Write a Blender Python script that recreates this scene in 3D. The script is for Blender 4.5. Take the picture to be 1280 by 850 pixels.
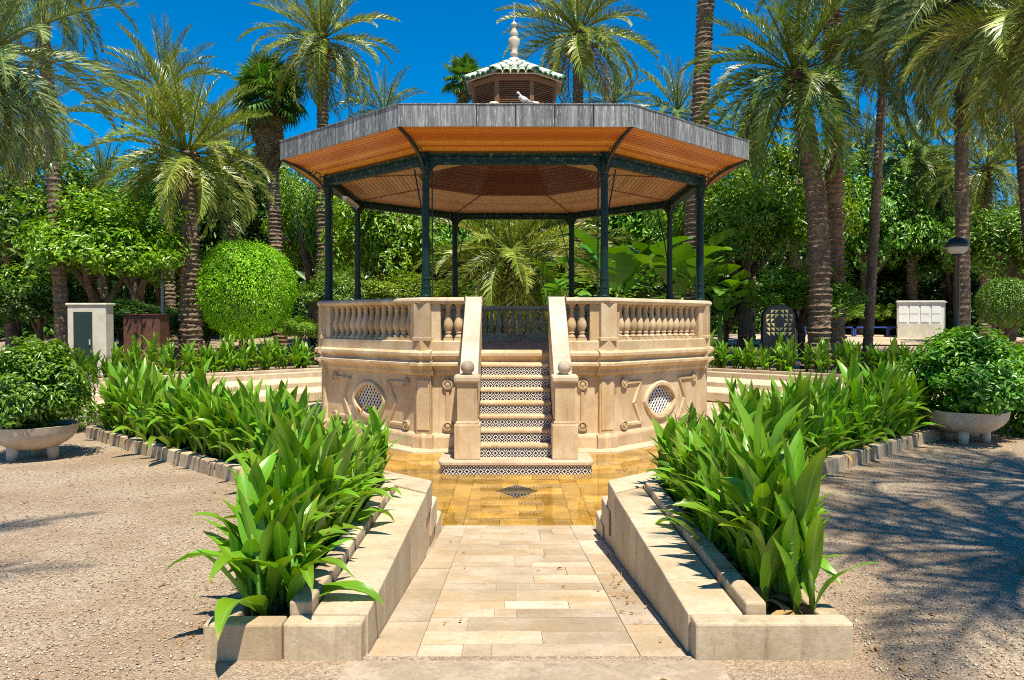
import bpy, math, random
import numpy as np
from mathutils import Vector, Matrix, Euler
from mathutils.geometry import tessellate_polygon

for o in list(bpy.data.objects): bpy.data.objects.remove(o)
S = bpy.context.scene
COL = S.collection
R = math.radians
rng = random.Random(7)

# ------------------------------------------------------------------ camera
EYE = (-0.088, 0.0, 1.6)
cd = bpy.data.cameras.new('camera'); cam = bpy.data.objects.new('camera', cd); COL.objects.link(cam)
cd.sensor_width = 36.0; cd.lens = 28.125; cd.clip_end = 2000; cd.clip_start = 0.05
cam.location = EYE
cam.rotation_euler = (R(90 - 1.32), 0, R(-0.149))
S.camera = cam

# ------------------------------------------------------------------ sky, sun, exposure
SUN_EL, SUN_AZ = 66.0, 20.0            # elevation; degrees to the right of straight behind the camera
sd = Vector((math.sin(R(SUN_AZ))*math.cos(R(SUN_EL)), -math.cos(R(SUN_AZ))*math.cos(R(SUN_EL)), math.sin(R(SUN_EL))))
w = bpy.data.worlds.new('World'); S.world = w; w.use_nodes = True
nt = w.node_tree; nt.nodes.clear()
sky = nt.nodes.new('ShaderNodeTexSky'); sky.sky_type = 'NISHITA'; sky.sun_disc = False
sky.sun_elevation = R(SUN_EL); sky.sun_rotation = R(180 - SUN_AZ)
sky.air_density = 1.0; sky.dust_density = 0.0; sky.ozone_density = 4.0; sky.altitude = 800
hs = nt.nodes.new('ShaderNodeHueSaturation'); hs.inputs['Saturation'].default_value = 1.6; hs.inputs['Value'].default_value = 1.0
bg = nt.nodes.new('ShaderNodeBackground'); bg.inputs['Strength'].default_value = 0.10
ow = nt.nodes.new('ShaderNodeOutputWorld')
nt.links.new(sky.outputs[0], hs.inputs['Color']); nt.links.new(hs.outputs[0], bg.inputs[0]); nt.links.new(bg.outputs[0], ow.inputs[0])
ld = bpy.data.lights.new('sun', 'SUN'); ld.energy = 5.0; ld.angle = R(0.55); ld.color = (1.0, 0.93, 0.78)
sun = bpy.data.objects.new('sun', ld); COL.objects.link(sun); sun.location = sd*60
sun.rotation_euler = sd.to_track_quat('Z', 'Y').to_euler()
S.view_settings.view_transform = 'Standard'; S.view_settings.look = 'None'
S.view_settings.gamma = 1; S.view_settings.use_curve_mapping = False
S.view_settings.exposure = 0.62
S.cycles.use_denoising = False; S.cycles.filter_width = 1.05; S.cycles.sample_clamp_indirect = 3.0
S.cycles.max_bounces = 8; S.cycles.transparent_max_bounces = 12

# ------------------------------------------------------------------ pixel -> point (distance chosen per thing)
def P(px, py, d): return Vector((EYE[0] + (px - 637.4)/1000*d, d, EYE[2] - (py - 402)/1000*d))

# ------------------------------------------------------------------ materials
class NB:
    def __init__(s, name):
        s.m = bpy.data.materials.new(name); s.m.use_nodes = True
        s.t = s.m.node_tree; s.t.nodes.clear()
        s.out = s.t.nodes.new('ShaderNodeOutputMaterial')
    def n(s, typ, ins=None, **kw):
        q = s.t.nodes.new('ShaderNode' + typ)
        for k, v in kw.items(): setattr(q, k, v)
        for k, v in (ins or {}).items():
            if isinstance(v, bpy.types.NodeSocket): s.t.links.new(v, q.inputs[k])
            else: q.inputs[k].default_value = v
        return q
    def math(s, op, a, b=0.0, c=0.0):
        return s.n('Math', {0: a, 1: b, 2: c}, operation=op).outputs[0]
    def ramp(s, fac, stops):
        q = s.n('ValToRGB', {0: fac}); e = q.color_ramp.elements
        while len(e) < len(stops): e.new(0.5)
        for i, (p, c) in enumerate(stops):
            e[i].position = p; e[i].color = tuple(c) + ((1,) if len(c) == 3 else ())
        return q.outputs[0]
    def mix(s, fac, a, b, mode='MIX'):
        q = s.n('Mix', data_type='RGBA', blend_type=mode)
        for i, v in ((0, fac), (6, a), (7, b)):
            if isinstance(v, bpy.types.NodeSocket): s.t.links.new(v, q.inputs[i])
            else: q.inputs[i].default_value = v if i == 0 else (tuple(v) + ((1,) if len(v) == 3 else ()))
        return q.outputs[2]
    def pos(s, scale=(1, 1, 1), rnd=0.0):
        g = s.n('NewGeometry').outputs['Position']
        if rnd:
            oi = s.n('ObjectInfo').outputs['Random']
            g = s.n('VectorMath', {0: g, 1: s.n('CombineXYZ', {0: s.math('MULTIPLY', oi, rnd), 1: s.math('MULTIPLY', oi, rnd*1.7), 2: 0.0}).outputs[0]}, operation='ADD').outputs[0]
        return s.n('VectorMath', {0: g, 1: scale}, operation='MULTIPLY').outputs[0]
    def noise(s, vec, scale, detail=4, rough=0.6):
        return s.n('TexNoise', {'Vector': vec, 'Scale': scale, 'Detail': detail, 'Roughness': rough}).outputs['Fac']
    def bump(s, h, strength, dist=0.01):
        return s.n('Bump', {'Height': h, 'Strength': strength, 'Distance': dist}).outputs[0]
    def done(s, col, rough=0.8, nrm=None, metal=0.0, spec=0.5):
        ins = {'Base Color': col if isinstance(col, bpy.types.NodeSocket) else tuple(col) + (1,), 'Roughness': rough, 'Metallic': metal, 'Specular IOR Level': spec}
        b = s.n('BsdfPrincipled', ins)
        if nrm is not None: s.t.links.new(nrm, b.inputs['Normal'])
        s.t.links.new(b.outputs[0], s.out.inputs[0])
        return s.m

def stone(name, c1, c2, stain, stain_amt=0.4, scale=1.6, bump=0.22, rough=0.8, rnd=3.0, tone=0.25):
    b = NB(name); p = b.pos((1, 1, 1), rnd)
    a = b.noise(p, scale, 6, 0.65); f = b.noise(p, 45, 5, 0.7)
    col = b.ramp(a, [(0.40, c1), (0.60, c2)])
    st = b.noise(b.pos((1.2, 1.2, 0.5), rnd), 1.3, 6, 0.7)
    stf = b.ramp(st, [(0.47, (0, 0, 0)), (0.64, (1, 1, 1))])
    col = b.mix(b.math('MULTIPLY', stf, stain_amt), col, stain)
    col = b.mix(b.ramp(f, [(0.38, (0.32, 0.32, 0.32)), (0.56, (0, 0, 0))]), col, tuple(x*0.62 for x in c1), 'MIX')
    dk = b.noise(b.pos((9, 9, 1.2), rnd), 1.0, 5, 0.7)
    col = b.mix(b.ramp(dk, [(0.56, (0, 0, 0)), (0.72, (0.45, 0.45, 0.45))]), col, tuple(x*0.45 for x in stain))
    oi = b.n('ObjectInfo').outputs['Random']
    v = b.math('ADD', b.math('MULTIPLY', oi, tone), 1 - tone/2)
    col = b.n('HueSaturation', {'Color': col, 'Value': v}).outputs[0]
    # pits
    vo = b.n('TexVoronoi', {'Vector': p, 'Scale': 30.0}).outputs['Distance']
    pit = b.ramp(vo, [(0.05, (0, 0, 0)), (0.16, (1, 1, 1))])
    h = b.math('ADD', b.math('MULTIPLY', f, 0.7), b.math('MULTIPLY', pit, 0.3))
    return b.done(col, rough, b.bump(h, bump, 0.012))

M = {}
M['stone'] = stone('warm_limestone', (0.48, 0.345, 0.20), (0.64, 0.495, 0.32), (0.45, 0.27, 0.10), 0.6)
M['stone_pale'] = stone('pale_limestone', (0.52, 0.40, 0.27), (0.66, 0.54, 0.38), (0.42, 0.28, 0.15), 0.5)
M['coping'] = stone('cream_coping_stone', (0.51, 0.40, 0.26), (0.63, 0.52, 0.365), (0.40, 0.27, 0.14), 0.55)
M['kerb'] = stone('weathered_kerb_stone', (0.45, 0.345, 0.215), (0.60, 0.48, 0.325), (0.28, 0.185, 0.10), 0.75, 2.4, 0.35, 0.85, 5.0, 0.3)
M['white_stone'] = stone('white_coping_stone', (0.56, 0.48, 0.36), (0.66, 0.58, 0.46), (0.42, 0.32, 0.20), 0.5)
M['paving'] = stone('paving_stone', (0.42, 0.32, 0.21), (0.60, 0.49, 0.36), (0.46, 0.28, 0.10), 0.5, 1.1, 0.35, 0.72, 9.0, 0.35)
M['paving_white'] = stone('pale_paving_stone', (0.52, 0.45, 0.33), (0.62, 0.56, 0.44), (0.42, 0.34, 0.22), 0.5)
M['paving_wet'] = stone('ochre_wet_stone', (0.36, 0.23, 0.055), (0.54, 0.37, 0.12), (0.17, 0.115, 0.03), 0.85, 1.5, 0.25, 0.35, 6.0, 0.35)
M['concrete'] = stone('rough_concrete', (0.38, 0.29, 0.20), (0.52, 0.42, 0.30), (0.26, 0.19, 0.12), 0.6, 5.0, 0.9)
M['bowl'] = stone('cast_stone_bowl', (0.56, 0.47, 0.36), (0.68, 0.60, 0.50), (0.42, 0.31, 0.20), 0.45, 2.5, 0.25)
M['brick_stone'] = stone('brown_dry_stone', (0.20, 0.12, 0.07), (0.34, 0.23, 0.14), (0.12, 0.08, 0.05), 0.4, 6.0)
M['dark_inlay'] = stone('dark_inlay_stone', (0.03, 0.028, 0.025), (0.06, 0.05, 0.04), (0.02, 0.02, 0.02), 0.3)

b = NB('gravel'); p = b.pos()
v = b.n('TexVoronoi', {'Vector': p, 'Scale': 75.0}); v2 = b.n('TexVoronoi', {'Vector': p, 'Scale': 170.0})
g = b.n('SeparateColor', {0: v.outputs['Color']})
col = b.ramp(g.outputs[0], [(0.0, (0.19, 0.125, 0.08)), (0.35, (0.38, 0.275, 0.175)), (0.7, (0.52, 0.39, 0.265)), (1.0, (0.70, 0.575, 0.43))])
g2 = b.n('SeparateColor', {0: v2.outputs['Color']})
col = b.mix(0.45, col, b.ramp(g2.outputs[1], [(0, (0.20, 0.14, 0.085)), (1, (0.57, 0.46, 0.325))]))
big = b.noise(p, 0.9, 5, 0.6)
col = b.mix(b.ramp(big, [(0.44, (0, 0, 0)), (0.62, (0.6, 0.6, 0.6))]), col, (0.30, 0.19, 0.11))
h = b.math('ADD', b.math('MULTIPLY', v.outputs['Distance'], 1.0), b.math('MULTIPLY', v2.outputs['Distance'], 0.5))
M['gravel'] = b.done(col, 0.9, b.bump(h, 0.9, 0.012))

b = NB('pebble'); oi = b.n('NewGeometry').outputs['Random Per Island']
M['pebble'] = b.done(b.ramp(oi, [(0, (0.20, 0.14, 0.085)), (0.4, (0.42, 0.32, 0.21)), (0.8, (0.55, 0.44, 0.31)), (1, (0.68, 0.61, 0.50))]), 0.85)

b = NB('soil'); p = b.pos(); f = b.noise(p, 14, 6, 0.7)
M['soil'] = b.done(b.ramp(f, [(0.3, (0.035, 0.022, 0.012)), (0.6, (0.12, 0.078, 0.045)), (0.75, (0.22, 0.15, 0.09))]), 0.95, b.bump(f, 1.0, 0.03))

b = NB('zinc_fascia'); p = b.pos((14, 14, 0.7), 5); f = b.noise(p, 1.0, 6, 0.7); f2 = b.noise(b.pos((60, 60, 6), 5), 1.0, 3, 0.6)
col = b.ramp(f, [(0.36, (0.085, 0.088, 0.092)), (0.52, (0.175, 0.18, 0.182)), (0.64, (0.32, 0.325, 0.325))])
col = b.mix(b.ramp(f2, [(0.57, (0, 0, 0)), (0.68, (0.8, 0.8, 0.8))]), col, (0.60, 0.60, 0.58))
oi = b.n('ObjectInfo').outputs['Random']
col = b.n('HueSaturation', {'Color': col, 'Value': b.math('ADD', b.math('MULTIPLY', oi, 0.35), 0.85)}).outputs[0]
M['zinc'] = b.done(col, 0.6, b.bump(f, 0.2, 0.01))

def wood(name, c1, c2, c3, rough=0.45):
    b = NB(name); isl = b.n('NewGeometry').outputs['Random Per Island']
    p = b.pos((3, 3, 3)); f = b.noise(p, 3.0, 5, 0.6); f2 = b.noise(b.pos((30, 30, 30)), 1.0, 4, 0.6)
    col = b.ramp(isl, [(0, c1), (0.5, c2), (1, c3)])
    col = b.mix(b.math('MULTIPLY', f, 0.5), col, c1)
    col = b.mix(b.math('MULTIPLY', f2, 0.25), col, tuple(x*0.4 for x in c1))
    return b.done(col, rough, b.bump(f2, 0.15, 0.004))
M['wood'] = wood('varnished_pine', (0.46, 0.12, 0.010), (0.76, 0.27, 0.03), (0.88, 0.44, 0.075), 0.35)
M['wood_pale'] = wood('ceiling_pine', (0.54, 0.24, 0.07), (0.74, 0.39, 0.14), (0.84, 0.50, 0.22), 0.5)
M['wood_dark'] = wood('shaded_ceiling_pine', (0.17, 0.055, 0.02), (0.25, 0.085, 0.03), (0.34, 0.13, 0.05), 0.5)  # dark pine; on the ceiling centre its colour carries the recess shade
M['louvre_wood'] = wood('brown_louvre_wood', (0.16, 0.075, 0.035), (0.21, 0.10, 0.045), (0.26, 0.13, 0.06), 0.65)

b = NB('green_cast_iron'); f = b.noise(b.pos(), 9, 5, 0.65)
M['iron'] = b.done(b.ramp(f, [(0.3, (0.002, 0.015, 0.011)), (0.7, (0.004, 0.030, 0.022))]), 0.42, b.bump(f, 0.1, 0.005), 0.0, 0.3)
b = NB('worn_green_beam'); f = b.noise(b.pos(), 11, 6, 0.7); n2 = b.n('NewGeometry'); nz = b.n('SeparateXYZ', {0: n2.outputs['Normal']}).outputs[2]
col = b.ramp(f, [(0.40, (0.003, 0.020, 0.015)), (0.56, (0.006, 0.042, 0.032)), (0.68, (0.17, 0.19, 0.15))])
M['beam'] = b.done(col, 0.5, b.bump(f, 0.25, 0.006), 0.0, 0.3)
b = NB('dark_iron'); M['dark_iron'] = b.done((0.012, 0.018, 0.016), 0.45)

b = NB('geometric_riser_tile'); p = b.n('SeparateXYZ', {0: b.pos()})
T = 0.098
u = b.math('FRACT', b.math('MULTIPLY', b.math('ADD', p.outputs[0], 20.0), 1/T)); vv = b.math('FRACT', b.math('MULTIPLY', b.math('ADD', p.outputs[2], 20.01), 1/T))
au = b.math('ABSOLUTE', b.math('SUBTRACT', u, 0.5)); av = b.math('ABSOLUTE', b.math('SUBTRACT', vv, 0.5))
dd = b.math('ADD', au, av); mx = b.math('MAXIMUM', au, av)
dark = b.math('MAXIMUM', b.math('LESS_THAN', dd, 0.17), b.math('GREATER_THAN', dd, 0.74))
ring = b.math('MULTIPLY', b.math('GREATER_THAN', dd, 0.33), b.math('LESS_THAN', dd, 0.55))
dark = b.math('MAXIMUM', dark, ring)
nz_ = b.noise(b.pos(), 6, 5, 0.7)
col = b.mix(dark, (0.66, 0.62, 0.58), (0.010, 0.009, 0.018))
col = b.mix(b.ramp(nz_, [(0.6, (0, 0, 0)), (0.8, (0.6, 0.6, 0.6))]), col, (0.42, 0.33, 0.22))
M['riser_tile'] = b.done(col, 0.28)

def leafmat(name, cs, trans=0.35, rough=0.4, spec=0.4, vein=False):
    b = NB(name); g = b.n('NewGeometry'); isl = g.outputs['Random Per Island']
    n = len(cs); col = b.ramp(isl, [(i/(n-1), c) for i, c in enumerate(cs)])
    f = b.noise(b.pos(), 1.1, 3, 0.6)
    col = b.n('HueSaturation', {'Color': col, 'Value': b.math('ADD', b.math('MULTIPLY', f, 0.7), 0.65)}).outputs[0]
    oi = b.n('ObjectInfo').outputs['Random']
    col = b.n('HueSaturation', {'Color': col, 'Hue': b.math('ADD', b.math('MULTIPLY', oi, 0.03), 0.485), 'Value': b.math('ADD', b.math('MULTIPLY', oi, 0.35), 0.82)}).outputs[0]
    nrm = None
    if vein:
        uvv = b.n('SeparateXYZ', {0: b.n('TexCoord').outputs['UV']}); edge = b.math('ADD', b.math('MULTIPLY', uvv.outputs[1], 0.5), b.math('MULTIPLY', b.noise(b.pos((1, 1, 1), 4), 22, 4, 0.7), 0.35))
        col = b.mix(b.ramp(edge, [(1.0, (0, 0, 0)), (1.12, (1, 1, 1))]), col, (0.36, 0.26, 0.06)) if False else b.mix(b.math('MULTIPLY', b.math('GREATER_THAN', edge, 1.12), 0.8), col, (0.40, 0.30, 0.07))
        blot = b.noise(b.pos((1, 1, 1), 4), 7, 5, 0.7)
        col = b.mix(b.ramp(blot, [(0.60, (0, 0, 0)), (0.74, (0.55, 0.55, 0.55))]), col, (0.34, 0.40, 0.05))
        midr = b.math('LESS_THAN', uvv.outputs[0], 0.06); col = b.mix(b.math('MULTIPLY', midr, 0.6), col, (0.30, 0.44, 0.12))
        tc = b.n('TexCoord').outputs['UV']; wv = b.n('TexWave', {'Vector': tc, 'Scale': 3.2, 'Distortion': 0.6}, wave_type='BANDS', bands_direction='DIAGONAL').outputs['Fac']
        nrm = b.bump(wv, 0.12, 0.004)
    ins = {'Base Color': col, 'Roughness': rough, 'Specular IOR Level': spec}
    pb = b.n('BsdfPrincipled', ins)
    if nrm is not None: b.t.links.new(nrm, pb.inputs['Normal'])
    tr = b.n('BsdfTranslucent', {'Color': b.n('HueSaturation', {'Color': col, 'Value': 1.5, 'Saturation': 1.1, 'Hue': 0.485}).outputs[0]})
    mx = b.n('MixShader', {0: trans, 1: pb.outputs[0], 2: tr.outputs[0]})
    b.t.links.new(mx.outputs[0], b.out.inputs[0])
    return b.m
M['canna'] = leafmat('canna_leaf', [(0.085, 0.22, 0.010), (0.14, 0.32, 0.014), (0.25, 0.44, 0.03)], 0.26, 0.32, 0.5, True)
M['canna_stem'] = leafmat('canna_stem', [(0.12, 0.26, 0.03), (0.18, 0.34, 0.05)], 0.1)
M['dead_leaf'] = leafmat('dead_leaf', [(0.20, 0.11, 0.04), (0.34, 0.20, 0.08), (0.42, 0.28, 0.12)], 0.15, 0.8)
M['palm'] = leafmat('palm_frond', [(0.055, 0.12, 0.016), (0.12, 0.20, 0.025), (0.32, 0.37, 0.07)], 0.16, 0.38, 0.6)
M['palm_grey'] = leafmat('grey_palm_frond', [(0.08, 0.14, 0.035), (0.16, 0.23, 0.06), (0.38, 0.41, 0.14)], 0.16, 0.36, 0.6)
M['palm_yellow'] = leafmat('yellow_green_palm_frond', [(0.10, 0.16, 0.012), (0.21, 0.27, 0.025), (0.48, 0.46, 0.09)], 0.18, 0.38, 0.6)
M['fan'] = leafmat('fan_palm_leaf', [(0.05, 0.14, 0.018), (0.09, 0.2, 0.025), (0.16, 0.26, 0.05)], 0.25, 0.4, 0.5)
M['rachis'] = leafmat('palm_rachis', [(0.22, 0.22, 0.07), (0.30, 0.27, 0.10)], 0.05, 0.5)
M['leaf_bright'] = leafmat('bright_leaf', [(0.08, 0.19, 0.006), (0.15, 0.30, 0.010), (0.30, 0.44, 0.02)], 0.24, 0.33, 0.55)
M['leaf_mid'] = leafmat('mid_green_leaf', [(0.055, 0.16, 0.008), (0.10, 0.24, 0.012), (0.20, 0.36, 0.02)], 0.2, 0.33, 0.55)
M['leaf_dark'] = leafmat('dark_leaf', [(0.03, 0.09, 0.007), (0.055, 0.14, 0.011), (0.11, 0.22, 0.02)], 0.15, 0.35, 0.5)
M['topiary'] = leafmat('lime_topiary_leaf', [(0.15, 0.36, 0.006), (0.25, 0.50, 0.010), (0.42, 0.64, 0.02)], 0.25, 0.45, 0.4)
M['banana'] = leafmat('banana_leaf', [(0.035, 0.14, 0.010), (0.07, 0.21, 0.014), (0.13, 0.29, 0.025)], 0.24, 0.4, 0.4)
M['bark'] = stone('tree_bark', (0.10, 0.07, 0.045), (0.20, 0.14, 0.09), (0.05, 0.035, 0.025), 0.5, 6.0, 1.0, 0.95)
M['palm_bark'] = stone('palm_bark', (0.13, 0.09, 0.055), (0.27, 0.19, 0.12), (0.06, 0.04, 0.03), 0.5, 9.0, 1.0, 0.95)
M['palm_bark_red'] = stone('brown_palm_bark', (0.24, 0.14, 0.08), (0.42, 0.27, 0.17), (0.10, 0.06, 0.04), 0.4, 9.0, 1.0, 0.95)
b = NB('date_fruit'); M['fruit'] = b.done(b.ramp(b.n('NewGeometry').outputs['Random Per Island'], [(0, (0.55, 0.20, 0.015)), (1, (0.72, 0.38, 0.03))]), 0.5)
b = NB('white_paint'); f = b.noise(b.pos(), 3, 5, 0.6); M['white'] = b.done(b.ramp(f, [(0.3, (0.70, 0.69, 0.67)), (0.7, (0.80, 0.79, 0.77))]), 0.6)
b = NB('cabinet_plaster'); f = b.noise(b.pos(), 3, 5, 0.6); M['plaster'] = b.done(b.ramp(f, [(0.3, (0.46, 0.42, 0.33)), (0.7, (0.62, 0.58, 0.47))]), 0.8)
b = NB('dark_green_door'); M['door'] = b.done((0.012, 0.028, 0.02), 0.5)
b = NB('rust_brown_metal'); f = b.noise(b.pos(), 5, 5, 0.6); M['rust'] = b.done(b.ramp(f, [(0.3, (0.07, 0.028, 0.016)), (0.7, (0.14, 0.06, 0.035))]), 0.6)
b = NB('galvanised_pole'); M['pole'] = b.done((0.52, 0.55, 0.55), 0.45, None, 0.2)
b = NB('blue_paint'); M['blue'] = b.done((0.03, 0.06, 0.30), 0.45)
b = NB('black_gloss'); M['black'] = b.done((0.010, 0.010, 0.014), 0.3)
b = NB('gold_tile'); M['gold'] = b.done((0.60, 0.50, 0.20), 0.35)
b = NB('lamp_glass'); M['lamp_glass'] = b.done((0.42, 0.42, 0.38), 0.12)
b = NB('pigeon_feather'); f = b.noise(b.pos(), 14, 3, 0.5); M['pigeon'] = b.done(b.ramp(f, [(0.35, (0.30, 0.31, 0.35)), (0.55, (0.72, 0.72, 0.74))]), 0.8)
b = NB('canna_flower'); M['flower'] = b.done((0.85, 0.22, 0.01), 0.6)
b = NB('glazed_roof_tile'); tc = b.n('TexCoord').outputs['Object']; y = b.n('SeparateXYZ', {0: tc}).outputs[1]
f = b.noise(b.pos((1, 1, 1), 7), 14, 4, 0.6)
t = b.math('ADD', y, b.math('MULTIPLY', f, 0.10))
M['glaze'] = b.done(b.ramp(t, [(0.07, (0.06, 0.22, 0.10)), (0.12, (0.70, 0.66, 0.58))]), 0.4)
b = NB('shallow_water')
fr = b.n('Fresnel', {'IOR': 1.33}); wn = b.noise(b.pos((1, 1, 1)), 5.0, 3, 0.5); nb = b.bump(wn, 0.05, 0.01)
b.t.links.new(nb, fr.inputs['Normal'])
gl = b.n('BsdfGlossy', {'Roughness': 0.02, 'Color': (1, 1, 1, 1), 'Normal': nb}); tr = b.n('BsdfTransparent', {'Color': (0.98, 0.92, 0.72, 1)})
mx = b.n('MixShader', {0: fr.outputs[0], 1: tr.outputs[0], 2: gl.outputs[0]}); b.t.links.new(mx.outputs[0], b.out.inputs[0])
M['water'] = b.m

# ------------------------------------------------------------------ mesh helpers
class MB:
    def __init__(s): s.v = []; s.f = []; s.uv = None
    def add(s, vs, fs):
        o = len(s.v); s.v += [tuple(q) for q in vs]; s.f += [tuple(i + o for i in f) for f in fs]; return s
    def box(s, x0, x1, y0, y1, z0, z1):
        return s.hexa([(x0, y0), (x1, y0), (x1, y1), (x0, y1)], z0, z1)
    def hexa(s, poly, z0, z1):
        n = len(poly); vs = [(x, y, z0) for x, y in poly] + [(x, y, z1) for x, y in poly]
        fs = [tuple(range(n))[::-1], tuple(range(n, 2*n))] + [(i, (i+1) % n, n + (i+1) % n, n + i) for i in range(n)]
        return s.add(vs, fs)
    def loft(s, rings, cap=True, closed=True):
        n = len(rings[0]); vs = [q for r in rings for q in r]; fs = []
        for k in range(len(rings) - 1):
            for i in range(n if closed else n - 1):
                j = (i + 1) % n; fs.append((k*n + i, k*n + j, (k+1)*n + j, (k+1)*n + i))
        if cap: fs += [tuple(range(n))[::-1], tuple(range((len(rings)-1)*n, len(rings)*n))]
        return s.add(vs, fs)
    def lathe(s, prof, c=(0, 0, 0), seg=14):
        rings = [[(c[0] + r*math.cos(2*math.pi*i/seg), c[1] + r*math.sin(2*math.pi*i/seg), c[2] + z) for i in range(seg)] for r, z in prof]
        return s.loft(rings)
    def tube(s, pts, rad, seg=8):
        pts = [Vector(p) for p in pts]; rings = []
        if not hasattr(rad, '__len__'): rad = [rad]*len(pts)
        up = Vector((0, 0, 1))
        for k, p in enumerate(pts):
            t = (pts[min(k+1, len(pts)-1)] - pts[max(k-1, 0)]).normalized()
            a = t.cross(up)
            if a.length < 0.05: a = t.cross(Vector((0, 1, 0)))
            a.normalize(); c = a.cross(t)
            rings.append([p + (a*math.cos(2*math.pi*i/seg) + c*math.sin(2*math.pi*i/seg))*rad[k] for i in range(seg)])
        return s.loft(rings)
    def build(s, name, mat, parent=None, smooth=False, bevel=0.0, inv=None):
        return link(name, s.mesh(name, mat, smooth), parent, bevel, inv)
    def mesh(s, name, mat, smooth=False):
        me = bpy.data.meshes.new(name); me.from_pydata(s.v, [], s.f); me.materials.append(M[mat] if isinstance(mat, str) else mat)
        if smooth: me.polygons.foreach_set('use_smooth', [True]*len(me.polygons))
        me.validate(); me.update(); return me

def link(name, me, parent=None, bevel=0.0, inv=None):
    o = bpy.data.objects.new(name, me); COL.objects.link(o)
    if parent is not None:
        o.parent = parent
        if inv is not None: o.matrix_parent_inverse = inv
    if bevel:
        m = o.modifiers.new('bevel', 'BEVEL'); m.width = bevel; m.segments = 2; m.limit_method = 'ANGLE'; m.angle_limit = R(40)
    return o
def tag(o, label=None, cat=None, group=None, kind=None):
    for k, v in (('label', label), ('category', cat), ('group', group), ('kind', kind)):
        if v: o[k] = v
    return o
def empty(name, loc=(0, 0, 0), rz=0.0):
    o = bpy.data.objects.new(name, None); COL.objects.link(o); o.location = loc; o.rotation_euler = (0, 0, rz); o.empty_display_size = 0.2
    return o
def copy_tree(o, parent=None):
    c = o.copy(); COL.objects.link(c); c.parent = parent
    for ch in list(o.children): copy_tree(ch, c)
    return c
def auto_smooth(o, a=35):
    o.data.polygons.foreach_set('use_smooth', [True]*len(o.data.polygons))
    try: o.data.set_sharp_from_angle(angle=R(a))
    except Exception: pass
    return o

CX, CY = 0.0, 17.1
T8 = math.tan(R(22.5)); C8 = math.cos(R(22.5))
def FA(a, u, v, z):
    n = (math.cos(R(a)), math.sin(R(a))); return (CX + n[0]*v - n[1]*u, CY + n[1]*v + n[0]*u, z)
def fang(i): return -90 + 45*i
def fbox(mb, a, u0, u1, v0, v1, z0, z1):
    vs = [FA(a, u, v, z) for z in (z0, z1) for u, v in ((u0, v0), (u0, v1), (u1, v1), (u1, v0))]
    mb.add(vs, [(0, 1, 2, 3), (7, 6, 5, 4), (0, 4, 5, 1), (1, 5, 6, 2), (2, 6, 7, 3), (3, 7, 4, 0)])
def section(mb, a, prof, l=None, r=None, slope=T8):
    """profile (v,z) swept along a face; l/r None = mitre, number = plain end, callable = end as a function of v"""
    def e(x, v, sg):
        if x is None: return sg*v*slope
        return x(v) if callable(x) else x
    L_ = [FA(a, e(l, v, -1), v, z) for v, z in prof]; R_ = [FA(a, e(r, v, 1), v, z) for v, z in prof]
    n = len(prof)
    mb.add(L_ + R_, [(i, (i+1) % n, n + (i+1) % n, n + i) for i in range(n)] + [tuple(range(n))[::-1], tuple(range(n, 2*n))])

# ------------------------------------------------------------------ ground, plaza, ramp
ZP = -0.55                       # sunken plaza level
RW = 0.78                        # half width of the ramp
Y0, Y1 = 3.74, 8.40
def diag(N, x): return CY - (N*math.sqrt(2) - abs(x))          # y of the front diagonal at normal distance N
NH = 7.86
hole = [(-0.9, Y0 + .05), (0.9, Y0 + .05), (0.9, diag(NH, .9)), (NH*math.sqrt(2), CY), (0, CY + NH*math.sqrt(2)), (-NH*math.sqrt(2), CY), (-0.9, diag(NH, .9))]
outer = [(-400, -60), (400, -60), (400, 29), (-400, 29)]
vs2 = outer + hole[::-1]
tris = tessellate_polygon([[Vector((x, y, 0)) for x, y in outer], [Vector((x, y, 0)) for x, y in hole[::-1]]])
mb = MB(); mb.v = [(x, y, 0.0) for x, y in vs2]; mb.f = [tuple(t) for t in tris]
i0 = len(mb.v); mb.v += [(-400, 45, 0.85), (400, 45, 0.85), (-400, 900, 0.9), (400, 900, 0.9)]
mb.f += [(3, 2, i0 + 1, i0), (i0, i0 + 1, i0 + 3, i0 + 2)]
ground = mb.build('ground', 'gravel'); tag(ground, kind='structure')
for p_ in ground.data.polygons:
    if p_.normal.z < 0: p_.flip()

pl = MB(); q = NH*math.sqrt(2) + .2
pl.hexa([(-0.9, Y1), (0.9, Y1), (q, CY), (0, CY + q), (-q, CY)], ZP - .25, ZP - .035)
plaza = tag(pl.build('plaza_floor', 'paving'), kind='structure')

unit = MB(); unit.box(-.5, .5, -.5, .5, -1, 0)
def slab_mesh(mat):
    o = unit.mesh('paving_slab', mat); return o
SLAB = {k: slab_mesh(k) for k in ('paving', 'paving_white', 'paving_wet', 'dark_inlay', 'concrete')}
def slab(x0, x1, y0, y1, zf, mat, parent, gap=.006, th=.05):
    o = link('paving_slab', SLAB[mat], parent)
    yc = (y0 + y1)/2; o.location = ((x0 + x1)/2, yc, zf(yc) + rng.uniform(-.0018, .0018))
    o.scale = (x1 - x0 - gap, y1 - y0 - gap, th)
    o.rotation_euler = (math.atan2(zf(y1) - zf(y0), y1 - y0), rng.uniform(-.002, .002), 0)
    return o
zr = lambda y: ZP*(y - Y0)/(Y1 - Y0)
rb = MB(); rb.add([(x, y, z) for (y, z) in ((Y0 - .02, -.007), (Y1 + .02, ZP - .007), (Y1 + .02, ZP - .3), (Y0 - .02, -.3)) for x in (-.9, .9)],
                  [(0, 1, 3, 2), (2, 3, 5, 4), (4, 5, 7, 6), (6, 7, 1, 0), (0, 2, 4, 6), (1, 7, 5, 3)])
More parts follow.
